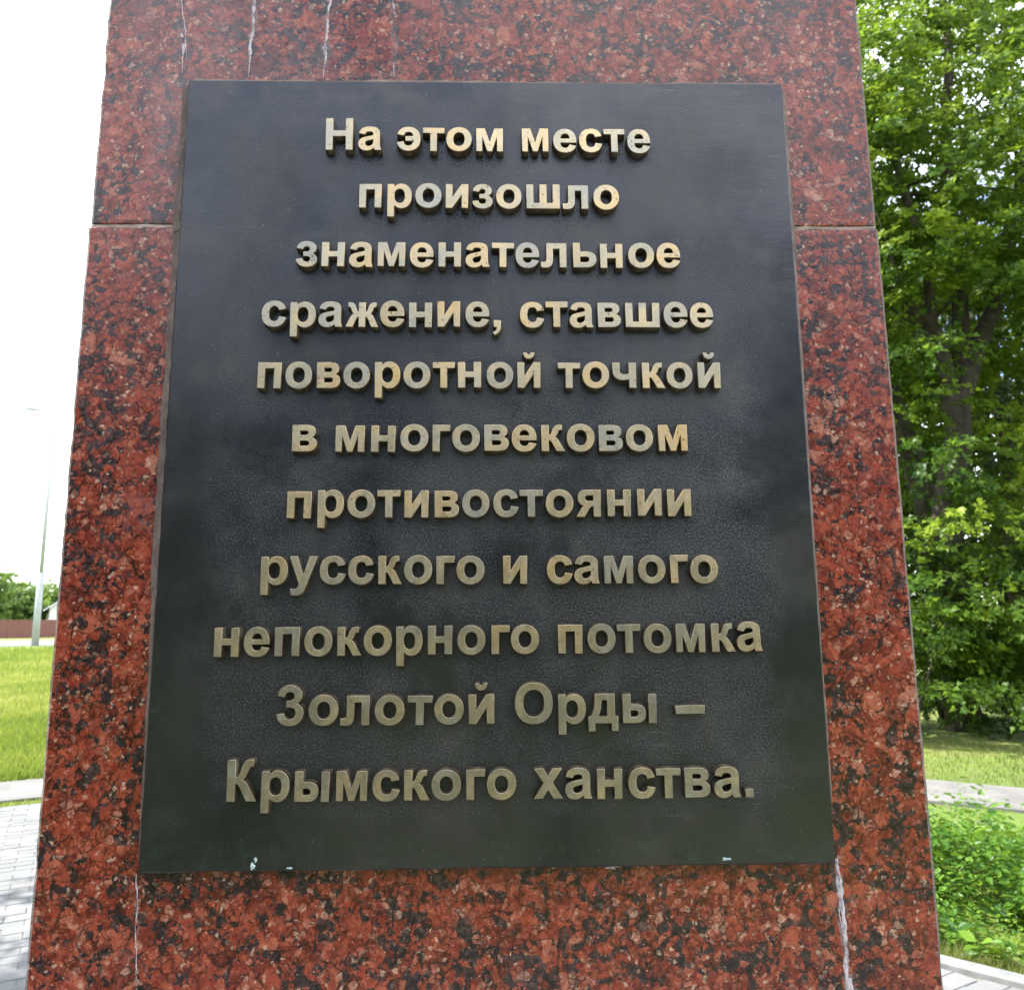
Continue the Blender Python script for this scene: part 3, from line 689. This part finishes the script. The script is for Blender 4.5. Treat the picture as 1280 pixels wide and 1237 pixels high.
nf = np.array(PF); RV = np.array(rest).reshape(-1, 3); RF = (nf[None]+12*np.arange(len(rest))[:, None, None]).reshape(-1, 4)
put('paver_field', mesh_np('paver_field', RV, RF, 4, tone=np.repeat(tone_r, 12)), pav, M_PAV, kind='stuff')
for v, t in near[:290]:
    put('paver', mesh_np('paver', v, nf, 4, tone=[t]*12), pav, M_PAV)
kerb = empty('kerb', (KP[0], KP[1], 0)); kerb['kind'] = 'structure'
kk = -6.2
while kk < 8.8:
    l = .995; mb = MB(); x, y = KP[0]+KD[0]*(kk+l/2), KP[1]+KD[1]*(kk+l/2); an = math.atan2(KD[1], KD[0])
    k0 = len(mb.v); e = .006; h = .028+r_.gauss(0, .002); ww = .046
    for z, ee in ((-.06, 0), (h-e, 0), (h, e)):
        for sx, sy in ((-1, -1), (1, -1), (1, 1), (-1, 1)):
            lx, ly = sx*(l/2-ee), sy*(ww-ee)+.046; mb.v.append((x+lx*math.cos(an)-ly*math.sin(an), y+lx*math.sin(an)+ly*math.cos(an), z))
    for f in PF: mb.f.append(f); mb.m.append(0)
    put('kerb_stone', mb.mesh('kerb_stone'), kerb, M_CONC); kk += 1.0
# the pale footpath that passes behind the stele
def band(p0, p1, p2, w):
    """three-point path: near edge p0-p1-p2, far edge offset by w"""
    def nrm(a, b):
        d = (b[0]-a[0], b[1]-a[1]); L = math.hypot(*d); return (-d[1]/L, d[0]/L)
    n1, n2 = nrm(p0, p1), nrm(p1, p2); m = (n1[0]+n2[0], n1[1]+n2[1]); q = 2*w/(m[0]**2+m[1]**2)
    return [p0, p1, p2, (p2[0]+n2[0]*w, p2[1]+n2[1]*w), (p1[0]+m[0]*q, p1[1]+m[1]*q), (p0[0]+n1[0]*w, p0[1]+n1[1]*w)]
FP = band((-4.28-.88*9, 6.78-.471*9), (-.24, 8.93), (3.72+.83*9, 6.27-.558*9), 1.0)
prism('footpath', FP, -.08, -.004, M_PATH, None, 'structure')
RD, RN = (.86, .51), (-.51, .86)
def along(p, s, n=0): return (p[0]+RD[0]*s+RN[0]*n, p[1]+RD[1]*s+RN[1]*n)
RP = (-34.6, 57.6)
prism('road', [along(RP, -300), along(RP, 300), along(RP, 300, 24), along(RP, -300, 24)], -.1, -.006, M_ROAD, None, 'structure')

# ------------------------------------------------------------------ leaves and blades
LT = np.array([(0, 0, 0), (.30, -.46, .07), (.52, -.20, .03), (1, 0, -.04), (.52, .20, .03), (.30, .46, .07)])
LF = np.array([(0, 1, 2), (0, 2, 3), (0, 3, 4), (0, 4, 5)])
def nrmz(a): return a/np.maximum(np.linalg.norm(a, axis=1, keepdims=True), 1e-9)
def leaf_mesh(name, P, D, Nn, size, tone, template=None, faces=None):
    T = LT if template is None else template; F = LF if faces is None else faces
    D = nrmz(D); S = nrmz(np.cross(Nn, D)); Nn = np.cross(D, S)
    V = P[:, None] + size[:, None, None]*(D[:, None]*T[None, :, 0:1]+S[:, None]*T[None, :, 1:2]+Nn[:, None]*T[None, :, 2:3])
    n = len(P); k = len(T)
    FF = (F[None]+k*np.arange(n)[:, None, None]).reshape(-1, F.shape[1])
    return mesh_np(name, V.reshape(-1, 3), FF, F.shape[1], tone=np.repeat(tone, k))
def crown(name, centres, rad, flat, sprays, per, size, axis, parent, mat, seed, up=.5, tone_hi=.5):
    """leafy boughs: flattened clumps of drooping sprays; axis = trunk line (x, y)"""
    r = np.random.default_rng(seed); C = np.asarray(centres); n = len(C)
    ns = n*sprays; ci = np.repeat(np.arange(n), sprays)
    out = C[:, :2]-np.array(axis)[None]; out = out/np.maximum(np.linalg.norm(out, axis=1, keepdims=True), .3)
    R_ = (rad*r.uniform(.6, 1.35, n))[ci]
    az = r.uniform(0, 2*np.pi, ns); el = np.clip(r.normal(.15, .45, ns), -1, 1.2)
    d = np.stack([np.cos(az)*np.cos(el), np.sin(az)*np.cos(el), np.sin(el)], 1)
    d[:, :2] += out[ci]*.55; d = nrmz(d)
    start = C[ci] + d*np.array([1, 1, flat])*R_[:, None]*r.uniform(.15, .85, (ns, 1)) + r.normal(0, .04, (ns, 3))*rad
    L = R_*r.uniform(.35, .7, ns)
    k = np.repeat(np.arange(ns), per); t = r.uniform(0, 1, ns*per)
    P = start[k]+d[k]*np.array([1, 1, .7])*(L[k]*t)[:, None]; P[:, 2] -= L[k]*t*t*.45
    side = np.stack([-d[k][:, 1], d[k][:, 0], np.zeros(len(k))], 1); sg = r.choice([-1, 1], len(k))[:, None]
    P += side*sg*size*.35 + r.normal(0, size*.3, P.shape)
    D = d[k]*.7 + side*sg*r.uniform(.2, 1, (len(k), 1)) + np.array([0, 0, -.45]) + r.normal(0, .25, P.shape)
    o3 = np.concatenate([out[ci][k], np.zeros((len(k), 1))], 1)
    Nn = np.array([0, 0, up]) + o3*.55 + d[k]*.35 + r.normal(0, .42, P.shape)
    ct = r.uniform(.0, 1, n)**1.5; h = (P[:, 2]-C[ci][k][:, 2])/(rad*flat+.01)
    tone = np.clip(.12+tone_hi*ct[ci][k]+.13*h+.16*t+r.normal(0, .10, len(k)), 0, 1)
    me = leaf_mesh(name, P, D, Nn, size*r.uniform(.45, 1.35, len(k)), tone)
    return put(name, me, parent, mat, kind='stuff')
def shell(n, c, R, seed, zmin=.4, inner=.45):
    r = np.random.default_rng(seed); o = []
    while len(o) < n:
        v = r.normal(0, 1, 3); v /= np.linalg.norm(v); q = r.uniform(inner, 1)
        p = np.array(c)+v*np.array(R)*q
        if p[2] > zmin: o.append(p)
    return o
def limbs(name, segs, parent, mat=None, seed=0, twig=0):
    r = random.Random(seed); mb = MB()
    for pts, r0, r1 in segs:
        # smooth and slightly crooked
        P = [Vector(p) for p in pts]; Q = []
        for i in range(len(P)-1):
            for s in range(4):
                t = s/4; a = P[max(i-1, 0)]; b = P[i]; c = P[i+1]; d = P[min(i+2, len(P)-1)]
                Q.append(.5*((2*b)+(c-a)*t+(2*a-5*b+4*c-d)*t*t+(3*b-a-3*c+d)*t**3)+Vector((r.gauss(0, r1*.3), r.gauss(0, r1*.3), 0)))
        Q.append(P[-1]); m = len(Q)
        mb.tube(Q, [(r0+(r1-r0)*(i/(m-1))**.8)*r.uniform(.93, 1.08) for i in range(m)], 10)
        for _ in range(twig):
            i = r.randrange(m//3, m); a = Q[i]; an = r.uniform(0, 6.28); l = r.uniform(.7, 1.8)
            v = Vector((math.cos(an), math.sin(an), r.uniform(.1, .8))).normalized()
            mb.tube([a, a+v*l*.5+Vector((0, 0, .05)), a+v*l+Vector((0, 0, .25*l))], [r1*.8, r1*.45, .008], 5)
    return put(name, mb.mesh(name, True), parent, mat or M_BARK)

# --- the old maple whose fork shows beside the stele
tA = empty('tree', (6.6, 10.6, 0), 'big leafy tree with a forked grey trunk right of the stele', 'tree', 'trees behind the footpath')
fork = (7.05, 10.75, 4.75)
limbs('trunk', [([(6.6, 10.6, -.1), (6.62, 10.6, 1.5), (6.8, 10.65, 3.4), fork], .26, .18)], tA, seed=1)
limbs('limb', [([(7.02, 10.75, 4.6), (7.42, 10.8, 5.45), (7.85, 10.8, 6.4), (8.2, 10.85, 7.4), (8.9, 11, 9.5), (9.3, 11.2, 11.5)], .17, .05)], tA, seed=2, twig=5)
limbs('limb', [([(7.0, 10.75, 4.6), (6.92, 10.7, 5.35), (6.7, 10.6, 6.0), (6.2, 10.5, 6.35), (5.8, 10.35, 7.2), (5.3, 10.2, 8.6)], .145, .04)], tA, seed=3, twig=5)
limbs('limb', [([(7.3, 10.85, 5.2), (7.42, 11.0, 7.0), (7.5, 11.1, 9.0), (7.7, 11, 11.2), (7.6, 11, 14)], .15, .05)], tA, seed=4, twig=7)
limbs('limb', [([(6.68, 10.58, 6.0), (6.7, 10.6, 7.2), (6.45, 10.7, 8.7), (6.3, 10.7, 10.6)], .10, .03)], tA, seed=5, twig=4)
def not_over_fork(p):                                   # the boughs leave the fork open towards the paving
    w = (p[1]-EYE.y); u_ = p[0]/w; e = (p[2]-1.55)/w
    return not (p[1] < 11.1 and .50 < u_ < .78 and .22 < e < .44)
cA = [p for p in shell(330, (7.1, 10.6, 8.0), (3.5, 2.9, 6.9), 5, 1.2, .35) if not_over_fork(p)]
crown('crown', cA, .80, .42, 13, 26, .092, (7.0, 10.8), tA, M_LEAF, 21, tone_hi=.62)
tB = empty('tree', (7.1, 11.6, 0), 'leafy tree with a dark trunk leaning left, just behind the stele edge', 'tree', 'trees behind the footpath')
limbs('trunk', [([(7.1, 11.6, -.1), (7.05, 11.6, 2.6), (6.78, 11.6, 4.1), (6.42, 11.6, 5.4), (6.2, 11.55, 6.5), (5.95, 11.6, 8.8), (5.9, 11.6, 12)], .25, .08)], tB, seed=6, twig=9)
cB = shell(170, (5.6, 11.6, 8.6), (3.1, 2.6, 6.2), 7, 1.5, .3)
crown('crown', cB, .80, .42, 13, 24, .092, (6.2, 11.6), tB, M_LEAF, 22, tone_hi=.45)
for i, (x, y, h, rr, lab) in enumerate([(10.4, 14.8, 13, 3.6, 'leafy tree at the right edge behind the forked tree'),
                                       (12.6, 9.6, 12, 3.4, 'leafy tree outside the right edge of the photo beyond the footpath'),
                                       (6.9, 16.6, 10, 3.4, 'tree deep in the wood seen through the crown of the forked tree'), (9.6, 18.5, 11, 3.8, 'tree deepest in the wood behind the right edge of the photo'), (12.2, 18.0, 11, 3.8, 'tree in the wood filling the gap right of the forked trunk'), (4.4, 18.5, 8, 3.2, 'tree deep in the wood just behind the right edge of the stele')]):
    t = empty('tree', (x, y, 0), lab, 'tree', 'trees behind the footpath')
    limbs('trunk', [([(x, y, -.1), (x+.1, y, h*.35), (x-.1, y, h*.65), (x, y, h*.95)], .26, .05)], t, seed=30+i, twig=8)
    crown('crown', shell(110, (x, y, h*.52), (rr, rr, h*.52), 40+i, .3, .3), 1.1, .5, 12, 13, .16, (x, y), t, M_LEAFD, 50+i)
for i, (x, y, h, rr, lab) in enumerate([(5.55, 9.95, 1.5, 1.3, 'leafy bush low against the stele edge at the foot of the trees'),
                                        (7.3, 9.55, 1.7, 1.35, 'dense bush below the forked trunk at the right edge'),
                                        (9.4, 8.75, 1.6, 1.4, 'bush beyond the right edge of the photo under the trees'),
                                        (6.5, 10.9, 2.6, 1.9, 'tall dark bush hiding the lower trunks')]):
    t = empty('bush', (x, y, 0), lab, 'bush', 'bushes under the trees')
    limbs('stem', [([(x, y, -.05), (x+.2*math.cos(k), y+.2*math.sin(k), h*.4), (x+.6*math.cos(k), y+.6*math.sin(k), h)], .025, .008) for k in (0, 1.3, 2.6, 3.9, 5.2)], t, seed=60+i)
    crown('foliage', shell(42 if i < 3 else 60, (x, y, h*.75), (rr, rr*.8, h*.85), 70+i, .16, .35), .55, .5, 11, 20, .085, (x, y), t, M_LEAF if i != 3 else M_LEAFD, 80+i, tone_hi=.38)

# --- weeds between kerb and footpath
def weeds():
    r = np.random.default_rng(5); P = []; D = []; Nn = []; S = []; T = []; stems = []
    for _ in range(2700):
        s = r.uniform(-2.2, 5.2); q = r.uniform(.04, .80)
        kx, ky = KP[0]+KD[0]*s-KD[1]*.12, KP[1]+KD[1]*s+KD[0]*.12
        fx, fy = 3.55+.83*(s-.55)*1.15, 6.05-.558*(s-.55)*1.15
        x, y = kx+(fx-kx)*q, ky+(fy-ky)*q
        pat = .5+.3*math.sin(x*3.1+y*1.3)+.25*math.sin(y*4.3-x*2.2+2)
        h = (.08+.42*min(1, q*3.8)*(1-.97*min(1, max(0, (q-.28)/.46))))*r.uniform(.45, 1.2)*(.70+.5*pat)
        kind = r.choice(3, p=[.30, .45, .25]) if pat > .4 else r.choice(3, p=[.15, .35, .5])
        lean = r.normal(0, .11, 2); n = int((6+h*26, 7+h*46, 12+h*80)[kind]*(1-.5*max(0, (q-.6)/.3))); tt = (.10, .28, .42)[kind]+r.normal(0, .09)
        stems.append((x, y, lean[0]*h*3, lean[1]*h*3, h))
        sz = ((.055, .105), (.030, .062), (.016, .034))[kind]
        for i in range(n):
            f = (i+.6)/n; a = i*2.4+r.uniform(0, 1); rr = (.3*h if kind == 2 else .02)*r.random()
            P.append((x+lean[0]*f*h*3+math.cos(a)*rr, y+lean[1]*f*h*3+math.sin(a)*rr, h*f)); el = r.uniform(-.4, .7)
            D.append((math.cos(a)*math.cos(el), math.sin(a)*math.cos(el), math.sin(el)))
            Nn.append((r.normal(0, .45), r.normal(0, .45), 1)); S.append(r.uniform(*sz)*(1.15-.4*f)); T.append(np.clip(tt+.30*f+r.normal(0, .12), 0, 1))
    W_ = np.array([(0, 0, 0), (.35, -.30, .05), (.72, -.20, .02), (1.05, 0, -.12), (.72, .20, .02), (.35, .30, .05)])
    me = leaf_mesh('weeds', np.array(P), np.array(D), np.array(Nn), np.array(S), np.array(T), W_, LF)
    put('weeds', me, None, M_WEED, kind='stuff', label='thick green leafy weeds growing between kerb and footpath', cat='weeds')
    V = []; F = []
    for x, y, lx, ly, h in stems:
        k = len(V); w = .0022
        V += [(x-w, y, -.03), (x+w*.5, y-w, -.03), (x+w*.5, y+w, -.03), (x+lx, y+ly, h)]
        F += [(k, k+1, k+3), (k+1, k+2, k+3), (k+2, k, k+3)]
    put('weed_stems', mesh_np('weed_stems', V, F, 3, tone=[.35]*len(V)), None, M_WEED, kind='stuff', label='thin green stems of the leafy weeds behind the kerb', cat='weeds')
weeds()
BT = np.array([(-.5, 0, 0), (.5, 0, 0), (.32, .0, .55), (-.32, 0, .55), (0, 0, 1)])
def blades(name, X, Y, H, Wd, tone, mat, seed, label):
    r = np.random.default_rng(seed); n = len(X); a = r.uniform(0, 6.28, n); lx, ly = r.normal(0, .28, n)*H, r.normal(0, .28, n)*H
    V = np.zeros((n, 5, 3))
    for j, (bx, _, bz) in enumerate(BT):
        V[:, j, 0] = X+np.cos(a)*bx*Wd+lx*bz**2; V[:, j, 1] = Y+np.sin(a)*bx*Wd+ly*bz**2; V[:, j, 2] = -.03+H*bz
    F = np.array([(0, 1, 2), (0, 2, 3), (3, 2, 4)]); FF = (F[None]+5*np.arange(n)[:, None, None]).reshape(-1, 3)
    put(name, mesh_np(name, V.reshape(-1, 3), FF, 3, tone=np.repeat(tone, 5)), None, mat, kind='stuff', label=label, cat='grass')
r = np.random.default_rng(9)
def path_side(x, y):                                   # signed distance beyond the far edge of the footpath (left arm / right arm)
    l = -(x+.24)*.471+(y-8.93)*.882; m = (x+.24)*.558+(y-8.93)*.83
    return np.maximum(l, m)
n = 90000; Dd = 7.4*np.exp(r.uniform(0, 1, n)**1.15*2.05); az = np.radians(r.uniform(-41, -21, n))
X, Y = Dd*np.sin(az), -.7+Dd*np.cos(az); k = path_side(X, Y) > 1.0+.10*r.random(n); X, Y, Dd = X[k], Y[k], Dd[k]; n = len(X)
pn = .45+.25*np.sin(X*.9+Y*.35)+.2*np.sin(Y*.75-X*.2+1)+.2*np.sin(X*2.1-Y*1.4)+.35*np.exp(-((Dd-19)/5)**2)
blades('lawn_grass', X, Y, (.05+.05*r.random(n))*(1+Dd/22), .006*(1+Dd/7), np.clip(.05+.85*pn*r.random(n)**.6+r.normal(0, .1, n), 0, 1), M_LAWN, 1, 'sunlit yellow green meadow grass left of the stele beyond the path')
n = 46000; X = r.uniform(2.2, 11, n); Y = r.uniform(3.2, 11, n); ps = path_side(X, Y); k = (ps > 1.02) & (ps < 4); X, Y = X[k], Y[k]; n = len(X)
pn = np.sin(X*2.3+Y)*np.sin(Y*1.9-X*.7)
blades('dry_grass', X, Y, .02+.045*r.random(n), .007*np.ones(n), np.clip(.4+.3*pn+r.normal(0, .18, n), 0, 1), M_DRY, 2, 'short dry yellowish grass between footpath and trees')
# grass fringe behind the kerb and between paving and path
n = 16000; s = r.uniform(-6, 8, n); o = .10+np.abs(r.normal(0, .10, n)); X = KP[0]+KD[0]*s-KD[1]*o; Y = KP[1]+KD[1]*s+KD[0]*o
blades('kerb_grass', X, Y, .04+.06*r.random(n), .005*np.ones(n), np.clip(r.normal(.45, .2, n), 0, 1), M_DRY, 3, 'rough grass fringe right behind the pale kerb')
n = 9000; s = r.uniform(-8, 5, n); o = r.uniform(.02, .20, n); X = AP[0]+AD[0]*s-AD[1]*o; Y = AP[1]+AD[1]*s+AD[0]*o
blades('verge_grass', X, Y, .03+.03*r.random(n), .006*np.ones(n), np.clip(r.normal(.4, .2, n), 0, 1), M_LAWN, 4, 'narrow green grass strip between the paving and the pale path')

# ------------------------------------------------------------------ far things to the left
FB = (-52.6, 90.5)
fe = empty('sheet_metal_fence', (FB[0], FB[1], 0), 'long brown sheet metal fence beyond the road', 'fence')
sheet = None
for i in range(-14, 26):
    mb = MB(); n = 20; V = []
    for k in range(n+1):
        s = i*2.5+k*2.46/n; o = .03 if k % 4 in (1, 2) else 0
        V.append((along(FB, s, -o)))
    for k in range(n):
        p, q = V[k], V[k+1]; mb.face([(p[0], p[1], .03), (q[0], q[1], .03), (q[0], q[1], 2.05), (p[0], p[1], 2.05)])
        b, c = (p[0]+RN[0]*.02, p[1]+RN[1]*.02), (q[0]+RN[0]*.02, q[1]+RN[1]*.02)
        mb.face([(c[0], c[1], .03), (b[0], b[1], .03), (b[0], b[1], 2.05), (c[0], c[1], 2.05)])
    put('fence_panel', mb.mesh('fence_panel'), fe, M_FENCE)
    p = along(FB, i*2.5-.02, .08); mb = MB(); mb.box(p[0]-.04, p[0]+.04, p[1]-.04, p[1]+.04, -.1, 2.0, 0, math.atan2(RD[1], RD[0]), p)
    put('fence_post', mb.mesh('fence_post'), fe, M_FENCE)
for i, (s, nn, h, rr, lab) in enumerate([(-5.6, 9, 9.2, 3.3, 'tall round far tree at the left edge above the brown fence'),
                                         (-1.6, 14, 7.3, 3.0, 'far tree above the brown fence just left of the tall lamp post'),
                                         (1.6, 22, 7.6, 2.7, 'far tree above the brown fence between lamp post and pale house'),
                                         (-13, 12, 9, 4.4, 'far tree beyond the left edge of the photo behind the brown fence'),
                                         (23, 16, 8.5, 4.2, 'far tree hidden by the stele behind the brown fence')]):
    p = along(FB, s, nn); t = empty('tree', (p[0], p[1], 0), lab, 'tree', 'far trees behind the brown fence')
    limbs('trunk', [([(p[0], p[1], -.1), (p[0]+.1, p[1], h*.4), (p[0], p[1], h*.8)], .25, .08)], t, seed=90+i)
    crown('crown', shell(80, (p[0], p[1], h*.52), (rr, rr, h*.44), 95+i, .3, .2), 1.2, .6, 12, 10, .42, p, t, M_FAR, 120+i, tone_hi=.4)
hp = along(FB, 1.6, 6)
ho = empty('house', (hp[0], hp[1], 0), 'far house with pale gable roof between tree and stele edge', 'house')
def hq(s, n, z): p = along(hp, s, n); return (p[0], p[1], z)
mb = MB(); Wd, Dp, He, Hr = 11, 12, 3.6, 7.6
for a_, b_ in (((0, 0), (Wd, 0)), ((Wd, 0), (Wd, Dp)), ((Wd, Dp), (0, Dp)), ((0, Dp), (0, 0))):
    mb.face([hq(*a_, 0), hq(*b_, 0), hq(*b_, He), hq(*a_, He)])
for n_ in (0, Dp): mb.face([hq(0, n_, He), hq(Wd, n_, He), hq(Wd/2, n_, Hr-.1)])
put('wall', mb.mesh('wall'), ho, M_WHITE)
mb = MB()
for sgn in (0, 1):
    e = -.6 if sgn == 0 else Wd+.6; f_ = He-.45
    for dz, fl in ((0, 1), (.15, 0)):
        mb.face([hq(e, -.6, f_+dz), hq(Wd/2, -.6, Hr+dz), hq(Wd/2, Dp+.6, Hr+dz), hq(e, Dp+.6, f_+dz)])
    mb.face([hq(e, -.6, f_), hq(Wd/2, -.6, Hr), hq(Wd/2, -.6, Hr+.15), hq(e, -.6, f_+.15)])
    mb.face([hq(e, -.6, f_), hq(e, -.6, f_+.15), hq(e, Dp+.6, f_+.15), hq(e, Dp+.6, f_)])
put('roof', mb.mesh('roof'), ho, M_ROOF)
for s in (2.2, 5, 7.8):
    mb = MB(); mb.face([hq(s, -.03, 1.5), hq(s+1.2, -.03, 1.5), hq(s+1.2, -.03, 2.9), hq(s, -.03, 2.9)]); put('window', mb.mesh('window'), ho, M_GLASS)

def lamp_post(x, y, label):
    t = empty('lamp_post', (x, y, 0), label, 'lamp post', 'tall lamp posts along the road')
    mb = MB(); mb.tube([(x, y, -.1), (x, y, 5.3)], [.25, .215], 14); put('lower_pole', mb.mesh('lower_pole', True), t, M_POLE)
    mb = MB(); mb.tube([(x, y, 5.25), (x, y, 14.6)], [.155, .10], 12); put('upper_pole', mb.mesh('upper_pole', True), t, M_POLE)
    mb = MB(); dx_, dy_ = -RD[0], -RD[1]
    mb.tube([(x, y, 14.5), (x+.05*dx_, y+.05*dy_, 16.4), (x+.4*dx_, y+.4*dy_, 17.3), (x+1.2*dx_, y+1.2*dy_, 17.7)], [.07, .06, .05, .04], 8)
    put('bracket', mb.mesh('bracket', True), t, M_POLE)
    mb = MB(); a = math.atan2(dy_, dx_); c = (x+1.55*dx_, y+1.55*dy_)
    mb.box(c[0]-.42, c[0]+.42, c[1]-.13, c[1]+.13, 17.66, 17.80, 0, a, c); mb.box(c[0]-.3, c[0]+.3, c[1]-.1, c[1]+.1, 17.62, 17.66, 0, a, c)
    put('lamp_head', mb.mesh('lamp_head'), t, M_POLE)
LPX = (-34.0, 58.6); lamp_post(LPX[0], LPX[1], 'tall pale tapered lamp post on the grass before the road at left')
LP2 = along(LPX, 36); lamp_post(LP2[0], LP2[1], 'lamp post hidden behind the stele further along the road')
mb = MB(); n = 16
mb.tube([(LPX[0]+(LP2[0]-LPX[0])*i/n, LPX[1]+(LP2[1]-LPX[1])*i/n, 14.2-1.1*4*(i/n)*(1-i/n)) for i in range(n+1)], [.03]*(n+1), 5)
put('overhead_cable', mb.mesh('overhead_cable'), None, M_POLE, label='thin overhead cable running right from the tall lamp post', cat='cable')

# ------------------------------------------------------------------ unseen trees, all but the last added to shade paving and darken the plaque
M_DARK = leaf_mat('dark_park_foliage', (.012, .026, .010), (.022, .045, .013), (.040, .070, .018), .2)  # leaves made very dark to keep the plaque's reflection dark
bt = None
for i, (x, y, a_, s_, lab) in enumerate([
        (-7.4, -9.3, 0, .85, 'added unseen tree behind the photographer, far left of the row mirrored in the plaque'),
        (-3.7, -9.8, 1.1, .9, 'added unseen tree behind the photographer, second from the left of the mirrored row'),
        (-.3, -9.5, 2.4, .92, 'added unseen tree straight behind the photographer, mirrored in the middle of the plaque'),
        (3.2, -9.9, 3.6, .9, 'added unseen tree behind the photographer, right of the middle of the mirrored row'),
        (6.8, -9.3, 5.0, .85, 'added unseen tree behind the photographer, far right of the row mirrored in the plaque'),
        (-8.6, -2.4, 4.0, 1.25, 'unseen tree left of the photographer, added to shade the paving in front of the stele'),
        (-5.8, -6.6, 5.5, .75, 'small unseen tree added behind the photographer to the left, in front of the mirrored row'),
        (-12.5, -6.0, 3.0, 1.3, 'large unseen tree added far behind the photographer to the left'),
        (-8.6, 2.3, 2.0, 1.2, 'tree outside the left edge dappling the near paving with shade')]):
    t = empty('tree', (x, y, 0), lab, 'tree', 'park trees round the photographer'); t.rotation_euler.z = a_; t.scale = (s_, s_, s_)
    if bt is None:
        bt = (limbs('trunk', [([(0, 0, -.1), (.1, 0, 2.4), (0, .1, 5.4)], .22, .06)], None, seed=300, twig=6),
              crown('crown', shell(120, (0, 0, 3.5), (2.5, 2.5, 3.2), 301, .3, .3), 1.0, .5, 12, 13, .17, (0, 0), None, M_DARK, 302))
        for o in bt: o.parent = t
    else:
        for o in bt:
            k = o.copy(); COL.objects.link(k); k.parent = t
